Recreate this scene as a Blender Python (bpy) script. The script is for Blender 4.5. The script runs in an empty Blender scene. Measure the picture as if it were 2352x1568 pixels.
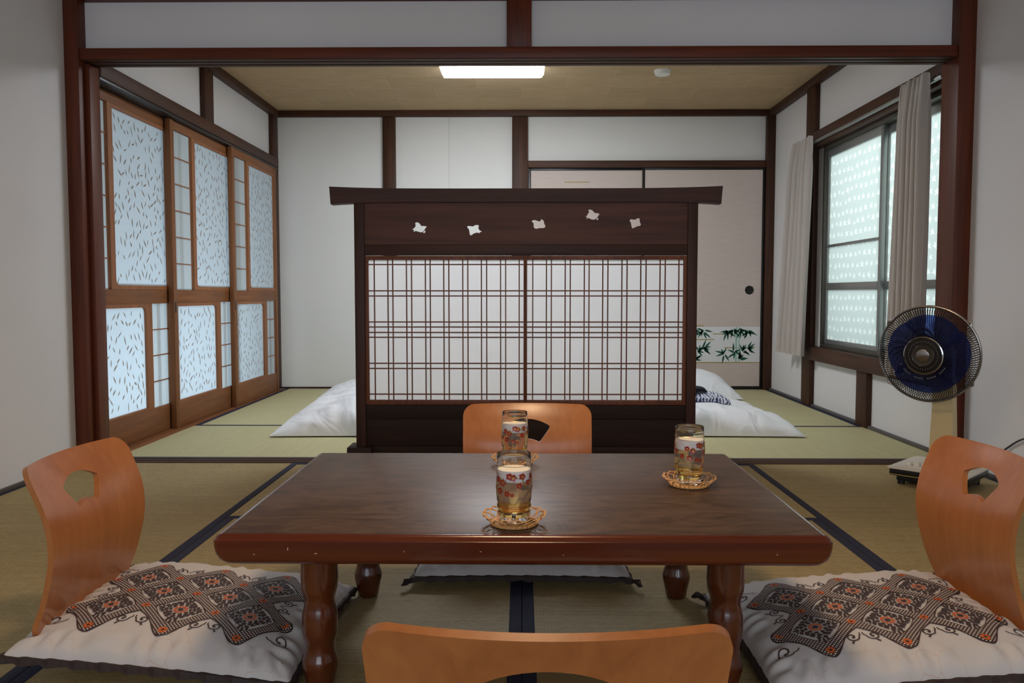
import bpy, bmesh, math, random
from mathutils import Vector, Matrix, noise
from mathutils.geometry import tessellate_polygon
R = math.radians
PI = math.pi
S = bpy.context.scene
COL = S.collection

# ------------------------------------------------------------------ camera
F_PX, CAM_H = 1882.0, 0.745
YAW = math.atan((1199 - 1176) / F_PX)
PITCH = math.atan((784 - 674) / F_PX)
cd = bpy.data.cameras.new('camera')
cam = bpy.data.objects.new('camera', cd)
COL.objects.link(cam)
cd.sensor_width = 36.0
cd.lens = F_PX / 2352 * 36.0
cd.clip_start = 0.02
cam.location = (0, 0, CAM_H)
cam.rotation_euler = (R(90) - PITCH, 0, YAW)
S.camera = cam

# ------------------------------------------------------------------ world, light, exposure
S.view_settings.view_transform = 'Standard'
S.view_settings.look = 'None'
S.view_settings.gamma = 1.0
S.view_settings.use_curve_mapping = False
S.view_settings.exposure = 0.22
S.cycles.max_bounces = 10
S.cycles.diffuse_bounces = 5
S.cycles.glossy_bounces = 4
S.cycles.transmission_bounces = 10
S.cycles.transparent_max_bounces = 12
S.cycles.caustics_reflective = False
S.cycles.caustics_refractive = True
S.cycles.blur_glossy = 1.0
S.cycles.sample_clamp_indirect = 4.0

W = bpy.data.worlds.new('world')
S.world = W
W.use_nodes = True
W.node_tree.nodes['Background'].inputs[0].default_value = (0.70, 0.85, 1.0, 1)
W.node_tree.nodes['Background'].inputs[1].default_value = 0.32


def area(name, loc, rot, sx, sy, power, col):
    l = bpy.data.lights.new(name, 'AREA')
    l.shape = 'RECTANGLE'
    l.size, l.size_y = sx, sy
    l.energy = power
    l.color = col
    o = bpy.data.objects.new(name, l)
    o.location = loc
    o.rotation_euler = rot
    COL.objects.link(o)
    return o


# daylight outside the frosted window (right), outside the sliding doors (left), and through the garden opening behind the camera
area('daylight_window', (3.0, 4.5, 1.5), (0, R(72), 0), 2.0, 2.2, 24, (0.93, 1.0, 0.99))
area('daylight_corridor', (-2.75, 4.3, 0.12), (0, R(-120), 0), 0.5, 2.6, 18, (0.62, 0.81, 1.0))
area('daylight_garden', (0.2, -2.35, 1.15), (R(90), 0, 0), 3.0, 1.7, 52, (0.79, 0.88, 1.0))

# ------------------------------------------------------------------ helpers


def lin(c):
    return tuple(((x / 255) / 12.92 if x / 255 <= 0.04045 else ((x / 255 + 0.055) / 1.055) ** 2.4) for x in c) + (1.0,)


class MB:
    """collects shapes, builds ONE mesh object"""

    def __init__(s):
        s.v, s.f, s.m = [], [], []
        s.mi = 0

    def add(s, vs, fs, mi=None):
        b = len(s.v)
        s.v += [tuple(p) for p in vs]
        for f in fs:
            s.f.append(tuple(b + i for i in f))
            s.m.append(s.mi if mi is None else mi)
        return s

    def box(s, x0, x1, y0, y1, z0, z1, bev=0.0, mi=None, seg=2):
        bm = bmesh.new()
        bmesh.ops.create_cube(bm, size=1)
        for v in bm.verts:
            v.co = Vector(((x0 + x1) / 2 + v.co.x * (x1 - x0), (y0 + y1) / 2 + v.co.y * (y1 - y0), (z0 + z1) / 2 + v.co.z * (z1 - z0)))
        if bev > 0:
            bmesh.ops.bevel(bm, geom=list(bm.edges), offset=bev, segments=seg, affect='EDGES', profile=0.5)
        bm.verts.index_update()
        s.add([v.co[:] for v in bm.verts], [[v.index for v in f.verts] for f in bm.faces], mi)
        bm.free()
        return s

    def lathe(s, prof, n=32, c=(0, 0, 0), mi=None, cap=True, M=None):
        vs, fs = [], []
        k = len(prof)
        for j in range(n):
            a = 2 * PI * j / n
            for r, z in prof:
                p = Vector((r * math.cos(a), r * math.sin(a), z))
                if M is not None:
                    p = M @ p
                vs.append((p.x + c[0], p.y + c[1], p.z + c[2]))
        for j in range(n):
            j2 = (j + 1) % n
            for i in range(k - 1):
                fs.append((j * k + i, j2 * k + i, j2 * k + i + 1, j * k + i + 1))
        if cap:
            if prof[0][0] > 1e-6:
                fs.append([j * k for j in range(n)][::-1])
            if prof[-1][0] > 1e-6:
                fs.append([j * k + k - 1 for j in range(n)])
        return s.add(vs, fs, mi)

    def tube(s, pts, r, n=6, closed=False, mi=None):
        pts = [Vector(p) for p in pts]
        N = len(pts)
        rr = r if isinstance(r, (list, tuple)) else [r] * N
        vs, fs = [], []
        prev = None
        for i, p in enumerate(pts):
            if closed:
                t = pts[(i + 1) % N] - pts[i - 1]
            else:
                t = pts[min(i + 1, N - 1)] - pts[max(i - 1, 0)]
            t.normalize()
            if prev is None:
                a = Vector((0, 0, 1)) if abs(t.z) < 0.9 else Vector((1, 0, 0))
                u = t.cross(a).normalized()
            else:
                u = (prev - t * prev.dot(t)).normalized()
            prev = u
            w = t.cross(u)
            for j in range(n):
                q = 2 * PI * j / n
                vs.append(p + (u * math.cos(q) + w * math.sin(q)) * rr[i])
        for i in range(N if closed else N - 1):
            i2 = (i + 1) % N
            for j in range(n):
                j2 = (j + 1) % n
                fs.append((i * n + j, i * n + j2, i2 * n + j2, i2 * n + j))
        if not closed:
            fs.append(tuple(range(n))[::-1])
            fs.append(tuple((N - 1) * n + j for j in range(n)))
        return s.add(vs, fs, mi)

    def grid(s, fn, nu, nv, mi=None, flip=False):
        vs = [fn(i / nu, j / nv) for i in range(nu + 1) for j in range(nv + 1)]
        fs = []
        for i in range(nu):
            for j in range(nv):
                a = i * (nv + 1) + j
                q = (a, a + nv + 1, a + nv + 2, a + 1)
                fs.append(q[::-1] if flip else q)
        return s.add(vs, fs, mi)

    def shell(s, fn, nu, nv, mi=None):
        """closed solid: fn(u,v,side) side 0/1"""
        b = len(s.v)
        for sd in (0, 1):
            s.grid(lambda u, v: fn(u, v, sd), nu, nv, mi, flip=(sd == 0))
        n1 = (nu + 1) * (nv + 1)
        loop = [i * (nv + 1) for i in range(nu)] + [nu * (nv + 1) + j for j in range(nv)] + \
               [i * (nv + 1) + nv for i in range(nu, 0, -1)] + [j for j in range(nv, 0, -1)]
        fs = []
        for k in range(len(loop)):
            a, c = loop[k], loop[(k + 1) % len(loop)]
            fs.append((a, c, c + n1, a + n1))
        for f in fs:
            s.f.append(tuple(b + i for i in f))
            s.m.append(s.mi if mi is None else mi)
        return s

    def prism(s, outer, holes, fn, mi=None):
        """2-D outline (with holes) extruded: fn(x,y,side) -> 3-D"""
        loops = [[Vector((p[0], p[1], 0)) for p in L] for L in [outer] + list(holes)]
        tris = tessellate_polygon(loops)
        flat = [p for L in loops for p in L]
        n = len(flat)
        vs = [fn(p.x, p.y, 0) for p in flat] + [fn(p.x, p.y, 1) for p in flat]
        fs = []
        for t in tris:
            a, b, c = [flat[i] for i in t]
            if (b - a).cross(c - a).z < 0:
                t = t[::-1]
            fs.append(tuple(t))
            fs.append(tuple(i + n for i in t[::-1]))
        k = 0
        for L in loops:
            m = len(L)
            for i in range(m):
                fs.append((k + i, k + i + n, k + (i + 1) % m + n, k + (i + 1) % m))
            k += m
        return s.add(vs, fs, mi)

    def flat(s, outline, fn, mi=None):
        """flat print: outline in 2-D laid onto a surface by fn(x,y)"""
        L = [Vector((p[0], p[1], 0)) for p in outline]
        tris = tessellate_polygon([L])
        vs = [fn(p.x, p.y) for p in L]
        fs = []
        for t in tris:
            a, b, c = [L[i] for i in t]
            fs.append(tuple(t) if (b - a).cross(c - a).z > 0 else tuple(t[::-1]))
        return s.add(vs, fs, mi)

    def build(s, name, mats, parent=None, at=(0, 0, 0), smooth=35, kind=None):
        me = bpy.data.meshes.new(name)
        me.from_pydata([(p[0] - at[0], p[1] - at[1], p[2] - at[2]) for p in s.v], [], s.f)
        if not isinstance(mats, (list, tuple)):
            mats = [mats]
        for m in mats:
            me.materials.append(m)
        me.polygons.foreach_set('material_index', s.m)
        bm = bmesh.new()
        bm.from_mesh(me)
        bmesh.ops.recalc_face_normals(bm, faces=bm.faces) if s.__dict__.get('recalc', True) else None
        bm.to_mesh(me)
        bm.free()
        if smooth:
            me.shade_smooth()
            me.set_sharp_from_angle(angle=R(smooth))
        me.update()
        o = bpy.data.objects.new(name, me)
        COL.objects.link(o)
        if parent is not None:
            o.parent = parent
        else:
            o.location = at
        if kind:
            o['kind'] = kind
        return o


def thing(name, label, cat, loc=(0, 0, 0), rot=(0, 0, 0), group=None, kind=None):
    o = bpy.data.objects.new(name, None)
    o.empty_display_size = 0.05
    COL.objects.link(o)
    o.location = loc
    o.rotation_euler = rot
    if label:
        o['label'] = label
        o['category'] = cat
    if group:
        o['group'] = group
    if kind:
        o['kind'] = kind
    return o


def tag(o, label, cat, group=None):
    o['label'] = label
    o['category'] = cat
    if group:
        o['group'] = group
    return o


def dup(root, loc, rot, label, group=None):
    r = root.copy()
    COL.objects.link(r)
    r.location = loc
    r.rotation_euler = rot
    r['label'] = label
    if group:
        r['group'] = group
    for ch in list(root.children):
        c = ch.copy()
        COL.objects.link(c)
        c.parent = r
        for g in ch.children:
            d = g.copy()
            COL.objects.link(d)
            d.parent = c
    return r


# ------------------------------------------------------------------ materials
MATS = {}


class NT:
    def __init__(s, name):
        s.m = bpy.data.materials.new(name)
        s.m.use_nodes = True
        s.t = s.m.node_tree
        s.b = s.t.nodes['Principled BSDF']
        s.out = s.t.nodes['Material Output']
        MATS[name] = s.m

    def n(s, typ, ins=None, **props):
        nd = s.t.nodes.new(typ)
        for k, v in props.items():
            setattr(nd, k, v)
        for k, v in (ins or {}).items():
            s.set(nd.inputs[k], v)
        return nd

    def set(s, sock, v):
        if hasattr(v, 'is_output') or isinstance(v, bpy.types.NodeSocket):
            s.t.links.new(v, sock)
        else:
            sock.default_value = v

    def p(s, **kw):
        for k, v in kw.items():
            s.set(s.b.inputs[k.replace('_', ' ')], v)
        return s

    def coord(s, scale=(1, 1, 1), loc=(0, 0, 0), rot=(0, 0, 0), out='Object'):
        tc = s.n('ShaderNodeTexCoord')
        mp = s.n('ShaderNodeMapping', {0: tc.outputs[out], 'Scale': scale, 'Location': loc, 'Rotation': rot})
        return mp.outputs[0]

    def noise(s, vec, scale, detail=4, rough=0.55, dist=0.0):
        return s.n('ShaderNodeTexNoise', {'Vector': vec, 'Scale': scale, 'Detail': detail, 'Roughness': rough, 'Distortion': dist}).outputs['Fac']

    def ramp(s, fac, stops):
        r = s.n('ShaderNodeValToRGB', {0: fac})
        e = r.color_ramp.elements
        while len(e) < len(stops):
            e.new(0.5)
        for el, (p, c) in zip(e, stops):
            el.position = p
            el.color = c
        return r.outputs[0]

    def mix(s, fac, a, b, mode='MIX'):
        m = s.n('ShaderNodeMix', data_type='RGBA', blend_type=mode)
        s.set(m.inputs[0], fac)
        s.set(m.inputs[6], a)
        s.set(m.inputs[7], b)
        return m.outputs[2]

    def math(s, op, a, b=0.0):
        m = s.n('ShaderNodeMath', operation=op)
        s.set(m.inputs[0], a)
        s.set(m.inputs[1], b)
        return m.outputs[0]

    def bump(s, h, strength=0.2, dist=0.002):
        return s.n('ShaderNodeBump', {'Height': h, 'Strength': strength, 'Distance': dist}).outputs[0]


def plain(name, rgb, rough=0.6, metal=0.0, **kw):
    t = NT(name)
    t.p(Base_Color=lin(rgb), Roughness=rough, Metallic=metal, **kw)
    return t.m


def wood(name, c1, c2, axis=0, fine=60, rough=0.45, coat=0.0, bump=0.12, spec=0.5, broad=5):
    t = NT(name)
    sc = [fine, fine, fine]
    sc[axis] = fine * 0.035
    f = t.noise(t.coord(tuple(sc)), 1.0, 6, 0.62, 0.6)
    sb = [broad, broad, broad]
    sb[axis] = broad * 0.12
    g = t.noise(t.coord(tuple(sb)), 1.0, 3, 0.5, 1.5)
    k = t.math('ADD', t.math('MULTIPLY', f, 0.6), t.math('MULTIPLY', g, 0.4))
    col = t.ramp(k, [(0.32, lin(c2)), (0.66, lin(c1))])
    t.p(Base_Color=col, Roughness=rough, Coat_Weight=coat, Coat_Roughness=0.15, Specular_IOR_Level=spec,
        Normal=t.bump(f, bump, 0.0015))
    return t.m


def plaster(name, rgb, var=0.05):
    t = NT(name)
    v = t.coord()
    n1 = t.noise(v, 2.2, 3)
    n2 = t.noise(v, 220, 3)
    a = lin(rgb)
    b = tuple(x * (1 - var * 2) for x in a[:3]) + (1,)
    t.p(Base_Color=t.mix(n1, a, b), Roughness=0.93, Specular_IOR_Level=0.15, Normal=t.bump(n2, 0.25, 0.001))
    return t.m


M_wall = plaster('white_plaster', (226, 225, 226))
M_wall2 = plaster('wall_panel_paper', (230, 230, 227), 0.03)
M_wpost = {a: wood('post_wood_%d' % a, (108, 52, 30), (68, 31, 18), a, 55, 0.45, 0.0, spec=0.3) for a in (0, 1, 2)}
M_wfar = {a: wood('brown_beam_wood_%d' % a, (82, 50, 32), (46, 27, 18), a, 55, 0.55, spec=0.3) for a in (0, 1, 2)}
M_door = {a: wood('door_cedar_%d' % a, (142, 92, 54), (100, 61, 35), a, 70, 0.5, spec=0.3) for a in (1, 2)}
M_doorlite = wood('door_moulding_cedar', (158, 98, 52), (118, 70, 36), 2, 60, 0.5)
M_scr = {a: wood('screen_dark_wood_%d' % a, (76, 46, 36), (42, 25, 20), a, 45, 0.55, spec=0.3) for a in (0, 1, 2)}
M_scrb = wood('screen_board_wood', (98, 58, 46), (58, 32, 26), 0, 26, 0.55, broad=9, spec=0.3)
M_scrf = {a: wood('screen_lattice_wood_%d' % a, (124, 74, 50), (76, 42, 29), a, 60, 0.5, spec=0.3) for a in (0, 2)}
M_scrl = wood('screen_base_wood', (56, 38, 31), (32, 22, 19), 0, 45, 0.6, spec=0.2)
M_black = plain('black_lacquer', (18, 16, 16), 0.35)
M_navy = NT('navy_cloth_border')
_w = M_navy.n('ShaderNodeTexWave', {'Vector': M_navy.coord((1, 1, 1)), 'Scale': 160.0, 'Distortion': 0.0}, bands_direction='DIAGONAL').outputs['Fac']
M_navy.p(Base_Color=M_navy.mix(_w, lin((44, 46, 64)), lin((56, 58, 78))), Roughness=0.85, Specular_IOR_Level=0.2, Normal=M_navy.bump(_w, 0.2, 0.0005))
M_navy = M_navy.m


def tatami(name, c1, c2, c3, rot):
    t = NT(name)
    v = t.coord((1, 1, 1), rot=(0, 0, R(90) if rot else 0))
    br = t.n('ShaderNodeTexBrick', {'Vector': v, 'Color1': lin(c1), 'Color2': lin(c2), 'Mortar': lin(c3), 'Scale': 1.0,
                                    'Mortar Size': 0.0008, 'Mortar Smooth': 0.5, 'Bias': 0.0, 'Brick Width': 0.0155, 'Row Height': 0.0078})
    big = t.noise(t.coord((3, 3, 3)), 1.0, 4, 0.6)
    st = t.noise(t.coord((2, 120, 1) if not rot else (120, 2, 1)), 1.0, 3, 0.5)
    col = t.mix(0.35, br.outputs['Color'], t.ramp(st, [(0.3, lin(c3)), (0.7, lin(c1))]))
    col = t.mix(t.math('MULTIPLY', big, 0.45), col, lin(c3))
    t.p(Base_Color=col, Roughness=0.62, Specular_IOR_Level=0.35,
        Normal=t.bump(t.math('ADD', t.math('MULTIPLY', br.outputs['Fac'], -1.0), st), 0.35, 0.0012))
    return t.m


TAT = {(k, r): tatami('rush_weave_%s_%d' % (k, r), *c, r) for r in (0, 1) for k, c in
       {'old': ((190, 170, 120), (166, 146, 98), (130, 112, 72)), 'new': ((208, 203, 162), (198, 192, 148), (172, 166, 122))}.items()}

t = NT('straw_ceiling_paper')
v = t.coord((1, 1, 1))
f = t.noise(t.coord((6, 130, 6)), 1.0, 5, 0.6)
br = t.n('ShaderNodeTexBrick', {'Vector': t.coord(), 'Scale': 1.0, 'Color1': (1, 1, 1, 1), 'Color2': (0.9, 0.9, 0.9, 1), 'Mortar': (1.25, 1.25, 1.2, 1), 'Mortar Size': 0.0015, 'Brick Width': 0.6, 'Row Height': 0.3})
c = t.ramp(f, [(0.3, lin((172, 148, 114))), (0.7, lin((196, 172, 138)))])
t.p(Base_Color=t.mix(1.0, c, br.outputs['Color'], 'MULTIPLY'), Roughness=0.8, Specular_IOR_Level=0.2, Normal=t.bump(f, 0.15, 0.001))
M_ceil = t.m


def translucent(name, rgb, gloss=0.08, rough=0.25, diff=0.25, bump=None):
    t = NT(name)
    tr = t.n('ShaderNodeBsdfTranslucent', {'Color': lin(rgb)})
    df = t.n('ShaderNodeBsdfDiffuse', {'Color': lin(rgb)})
    mx = t.n('ShaderNodeMixShader', {0: diff, 1: tr.outputs[0], 2: df.outputs[0]})
    gl = t.n('ShaderNodeBsdfGlossy', {'Color': (1, 1, 1, 1), 'Roughness': rough})
    m2 = t.n('ShaderNodeMixShader', {0: gloss, 1: mx.outputs[0], 2: gl.outputs[0]})
    if bump:
        b = t.bump(t.noise(t.coord(), bump, 2), 0.3, 0.001)
        for q in (tr, gl):
            t.set(q.inputs['Normal'], b)
    t.t.links.new(m2.outputs[0], t.out.inputs[0])
    return t.m


M_paper = translucent('shoji_paper', (206, 210, 206), 0.0, diff=0.4)
M_scrpaper = translucent('screen_white_paper', (243, 244, 246), 0.02, 0.4, diff=0.42)
M_frost = translucent('frosted_leaf_glass', (225, 232, 232), 0.06, 0.3, diff=0.3)
M_leafprint = translucent('brown_leaf_print', (176, 158, 142), 0.03, 0.4, diff=0.3)
M_win = translucent('frosted_window_glass', (212, 224, 218), 0.06, 0.25, diff=0.12, bump=260)
M_winleaf = translucent('clear_maple_print', (240, 246, 238), 0.04, 0.2, diff=0.03)
M_alu = plain('grey_aluminium', (150, 152, 150), 0.4, 0.7)
M_aluD = plain('bronze_aluminium', (86, 82, 74), 0.45, 0.6)
M_white = plain('white_plastic', (225, 225, 220), 0.5)

t = NT('curtain_fabric')
w = t.noise(t.coord((400, 400, 60)), 1.0, 2)
tr = t.n('ShaderNodeBsdfTranslucent', {'Color': lin((206, 198, 190))})
df = t.n('ShaderNodeBsdfDiffuse', {'Color': lin((200, 191, 184)), 'Normal': t.bump(w, 0.2, 0.0005)})
mx = t.n('ShaderNodeMixShader', {0: 0.75, 1: tr.outputs[0], 2: df.outputs[0]})
t.t.links.new(mx.outputs[0], t.out.inputs[0])
M_curtain = t.m

t = NT('fusuma_paper')
w = t.noise(t.coord((3, 3, 60)), 3.0, 3)
t.p(Base_Color=t.ramp(w, [(0.3, lin((198, 184, 176))), (0.7, lin((208, 194, 186)))]), Roughness=0.8, Specular_IOR_Level=0.2)
M_fusuma = t.m
M_fuswhite = plain('fusuma_white_band', (222, 224, 224), 0.8)
M_bamboo = plain('green_bamboo_print', (28, 84, 62), 0.8)
M_bamboo2 = plain('pale_stem_print', (150, 190, 178), 0.8)
M_gold = plain('dull_gold_print', (168, 146, 84), 0.6)
M_pull = plain('dark_door_pull', (40, 38, 36), 0.4, 0.5)

# table
t = NT('table_top_veneer')
n1 = t.noise(t.coord((5, 14, 5)), 1.0, 7, 0.68, 2.2)
n2 = t.noise(t.coord((40, 220, 40)), 1.0, 4, 0.6)
k = t.math('ADD', t.math('MULTIPLY', n1, 0.75), t.math('MULTIPLY', n2, 0.25))
t.p(Base_Color=t.ramp(k, [(0.34, lin((50, 36, 28))), (0.52, lin((82, 62, 49))), (0.68, lin((98, 76, 60)))]), Roughness=0.4, Specular_IOR_Level=0.22)
M_ttop = t.m
M_tedge = wood('table_edge_varnish', (100, 40, 18), (64, 22, 10), 0, 50, 0.22, 0.5, 0.05)
M_tleg = wood('table_leg_varnish', (92, 42, 18), (56, 24, 10), 2, 45, 0.2, 0.5, 0.05)
M_chip = plain('bare_wood_chip', (196, 170, 140), 0.7)
M_ply = wood('chair_plywood', (182, 114, 62), (156, 92, 48), 2, 30, 0.3, 0.25, 0.03)

# cushions
t = NT('cushion_cotton')
vo = t.n('ShaderNodeTexVoronoi', {'Vector': t.coord((1, 1, 0.2)), 'Scale': 24.0, 'Randomness': 1.0}, feature='DISTANCE_TO_EDGE')
dv = t.noise(t.coord(), 30, 3)
line = t.math('LESS_THAN', vo.outputs[0], 0.009)
line = t.math('MULTIPLY', line, t.math('GREATER_THAN', t.noise(t.coord(), 14, 2), 0.5))
wv = t.noise(t.coord((500, 500, 500)), 1.0, 2)
t.p(Base_Color=t.mix(t.math('MULTIPLY', line, 0.4), lin((194, 188, 185)), lin((188, 138, 116))), Roughness=0.75, Sheen_Weight=0.15,
    Normal=t.bump(wv, 0.1, 0.0004))
M_cot = t.m
M_brown = plain('brown_print', (62, 40, 36), 0.8)
M_orange = plain('orange_print', (196, 92, 34), 0.8)
t = NT('brown_net_print')
ck = t.n('ShaderNodeTexBrick', {'Vector': t.coord((1, 1, 0), rot=(0, 0, R(45))), 'Scale': 1.0, 'Brick Width': 0.0056, 'Row Height': 0.0056, 'Mortar Size': 0.0015,
                                'Mortar Smooth': 0.1, 'Color1': lin((214, 206, 200)), 'Color2': lin((214, 206, 200)), 'Mortar': lin((66, 44, 40))}, offset=0.0)
t.p(Base_Color=ck.outputs['Color'], Roughness=0.8)
M_net = t.m
M_ruffle = plain('dark_brown_ruffle', (44, 28, 24), 0.7)

# bedding
t = NT('white_bed_linen')
t.p(Base_Color=lin((236, 238, 242)), Roughness=0.65, Sheen_Weight=0.1,
    Normal=t.bump(t.noise(t.coord((5, 2.4, 4)), 1.3, 1.5, 0.45, 1.6), 0.4, 0.05))
M_linen = t.m
t = NT('yukata_cotton')
wv = t.n('ShaderNodeTexWave', {'Vector': t.coord((1, 1, 1)), 'Scale': 17.0, 'Distortion': 6.0, 'Detail': 2.0, 'Detail Scale': 3.0}).outputs['Fac']
t.p(Base_Color=t.ramp(wv, [(0.48, lin((222, 224, 232))), (0.56, lin((50, 56, 104)))]), Roughness=0.85)
M_yuk = t.m
M_obi = plain('black_sash_cloth', (20, 20, 30), 0.85)

# glass and drink


def glassmat(name, rough=0.0, col=(1, 1, 1, 1), ior=1.5):
    t = NT(name)
    t.p(Base_Color=col, Roughness=rough, Transmission_Weight=1.0, IOR=ior)
    return t.m


M_glass = glassmat('clear_glass', 0.0, (0.99, 1, 0.995, 1), 1.32)
t = NT('misted_glass')
t.p(Base_Color=(0.98, 0.98, 0.98, 1), Roughness=0.12, Transmission_Weight=1.0, IOR=1.2)
df = t.n('ShaderNodeBsdfTranslucent', {'Color': lin((236, 228, 226))})
d2_ = t.n('ShaderNodeBsdfDiffuse', {'Color': lin((232, 224, 222))})
ms = t.n('ShaderNodeMixShader', {0: 0.5, 1: df.outputs[0], 2: d2_.outputs[0]})
sp = t.noise(t.coord(), 900, 2)
mm = t.n('ShaderNodeMixShader', {0: t.math('ADD', t.math('MULTIPLY', sp, 0.3), 0.06), 1: t.b.outputs[0], 2: ms.outputs[0]})
t.t.links.new(mm.outputs[0], t.out.inputs[0])
M_glassf = t.m
M_beer = glassmat('amber_beer', 0.02, lin((244, 200, 116)), 1.34)
M_foam = plain('beer_foam', (232, 226, 222), 0.8, Subsurface_Weight=0.2)
M_red = plain('red_enamel', (150, 34, 24), 0.35)
M_gilt = plain('gold_enamel', (200, 160, 70), 0.3, 0.8)
M_rattan = wood('rattan_cane', (228, 178, 116), (200, 144, 84), 0, 200, 0.5, 0.1)

# fan
M_wire = plain('dark_fan_wire', (22, 20, 19), 0.6, 0.0, Specular_IOR_Level=0.25)
M_chrome = plain('chrome', (200, 200, 200), 0.16, 1.0)
M_steel = plain('brushed_steel', (150, 146, 142), 0.3, 1.0, Anisotropic=0.8)
M_blackp = plain('black_plastic', (16, 16, 18), 0.35)
M_beige = plain('beige_plastic', (206, 186, 140), 0.45)
M_cream = plain('cream_plastic', (222, 216, 204), 0.4)
t = NT('blue_fan_blade')
tb = t.n('ShaderNodeBsdfTransparent', {'Color': lin((168, 186, 240))})
gl = t.n('ShaderNodeBsdfPrincipled', {'Base Color': lin((38, 58, 140)), 'Roughness': 0.25})
mx = t.n('ShaderNodeMixShader', {0: 0.26, 1: tb.outputs[0], 2: gl.outputs[0]})
t.t.links.new(mx.outputs[0], t.out.inputs[0])
M_blade = t.m
M_cord = plain('dark_cord', (60, 48, 50), 0.6)


def emit(name, rgb, st):
    t = NT(name)
    e = t.n('ShaderNodeEmission', {'Color': lin(rgb), 'Strength': st})
    t.t.links.new(e.outputs[0], t.out.inputs[0])
    return t.m


M_lamp = emit('lit_diffuser', (244, 249, 255), 27.0)
M_tube = emit('lit_lamp_tube', (255, 214, 160), 4.0)

# ------------------------------------------------------------------ the setting
ST = 'structure'
TRIM = [0]


def trim(x0, x1, y0, y1, z0, z1, m, bev=0.003):
    TRIM[0] += 1
    c = ((x0 + x1) / 2, (y0 + y1) / 2, z0)
    return MB().box(x0, x1, y0, y1, z0, z1, bev).build('trim_%d' % TRIM[0], m, None, c, kind=ST)


def slab(name, boxes, m):
    mb = MB()
    for b in boxes:
        mb.box(*b)
    return mb.build(name, m, kind=ST)


NX0, NX1 = -1.955, 1.91          # near room side walls
FX0, FX1 = -1.925, 1.935         # far room side walls (plaster faces)
SY0, SY1 = 3.565, 3.665          # wooden sill between the rooms
BY = 6.41
CZ = 2.15
slab('floor', [(-3.4, 2.3, -2.6, 6.7, -0.14, -0.0613)], plain('sub_floor_boards', (110, 90, 66), 0.8))
slab('ceiling', [(-2.1, 2.1, SY0 + 0.05, 6.6, CZ, CZ + 0.05)], M_ceil)
slab('ceiling', [(-3.3, -2.03, 3.2, 6.6, 2.0, 2.05)], M_wall)  # unseen corridor roof, added to keep sky light off the door panes
slab('ceiling', [(-2.1, 2.1, -2.4, SY0 + 0.05, 2.38, 2.43)], M_ceil)
# near room
slab('wall_left', [(NX0 - 0.1, NX0, -2.4, 3.60, -0.06, 2.38)], M_wall)
slab('wall_right', [(NX1, NX1 + 0.1, -2.4, 3.62, -0.06, 2.38)], M_wall)
slab('wall_front', [(NX0, -1.5, -2.4, -2.3, -0.06, 2.38), (1.5, NX1, -2.4, -2.3, -0.06, 2.38), (-1.5, 1.5, -2.4, -2.3, 2.05, 2.38)], M_wall)
# wall over the opening between the rooms
slab('wall_back', [(NX0, NX1, 3.60, 3.64, 1.76, 2.38)], M_wall)
trim(NX0, NX0 + 0.062, 3.535, 3.675, -0.06, 2.38, M_wpost[2])           # left post
trim(NX0 + 0.062, NX0 + 0.085, 3.58, 3.665, 0.0, 1.735, M_wpost[2], 0.002)  # left jamb
trim(NX1 - 0.072, NX1, 3.535, 3.675, -0.06, 2.38, M_wpost[2])           # right post
trim(NX0 + 0.062, NX1 - 0.072, 3.545, 3.665, 2.0, 2.1, M_wpost[0])      # top beam
trim(NX0 + 0.062, NX1 - 0.072, 3.545, 3.59, 1.745, 1.792, M_wpost[0])   # lintel front
# grooved lintel underside
TRIM[0] += 1
g = MB()
for a, b in ((3.55, 3.578), (3.592, 3.622), (3.636, 3.665)):
    g.box(NX0 + 0.062, NX1 - 0.072, a, b, 1.742, 1.757, 0.001)
g.box(NX0 + 0.062, NX1 - 0.072, 3.59, 3.665, 1.753, 1.792)
g.build('trim_%d' % TRIM[0], M_wfar[0], kind=ST)
trim(-0.066, 0.04, 3.56, 3.61, 1.792, 2.0, M_wpost[2])                 # centre strut
# sill with two grooves
TRIM[0] += 1
g = MB()
g.box(-1.93, 1.85, SY0, SY1, -0.06, -0.004)
for a, b in ((SY0, SY0 + 0.022), (SY0 + 0.036, SY0 + 0.062), (SY0 + 0.076, SY1)):
    g.box(-1.93, 1.85, a, b, -0.01, 0.003, 0.001)
g.build('trim_%d' % TRIM[0], M_wfar[0], kind=ST)

# far room: back wall
slab('wall_back', [(-2.0, 0.03, BY, BY + 0.1, -0.06, CZ), (0.03, 2.0, BY, BY + 0.1, 1.70, CZ), (0.03, 2.0, BY + 0.05, BY + 0.1, -0.06, 1.7)], M_wall2)
trim(-1.076, -0.977, BY - 0.03, BY + 0.01, 0.0, 2.1, M_wfar[2])
trim(-0.077, 0.045, BY - 0.035, BY + 0.01, 0.0, 2.1, M_wfar[2])
trim(FX0, -1.893, BY - 0.13, BY, 0.0, 2.1, M_wfar[2])                  # corner posts
trim(1.872, FX1, BY - 0.06, BY, 0.0, 2.1, M_wfar[2])
trim(0.045, 1.872, BY - 0.035, BY + 0.02, 1.712, 1.766, M_wfar[0])
trim(FX0, FX1, BY - 0.04, BY, 2.103, CZ, M_wfar[0])
trim(FX0, FX0 + 0.05, SY1, BY - 0.04, 2.10, CZ, M_wfar[1])
trim(FX1 - 0.045, FX1, SY1, BY - 0.04, 2.10, CZ, M_wfar[1])
trim(-1.893, -0.077, BY - 0.012, BY, 0.0, 0.012, M_wfar[0], 0.001)      # thin floor strip
TRIM[0] += 1
MB().box(-0.566, -0.564, BY - 0.0012, BY, 0.0, 2.1).build('trim_%d' % TRIM[0], plain('seam_line_grey', (168, 166, 160), 0.9), kind=ST)  # thin grey strip drawn as the wall panel seam
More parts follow.
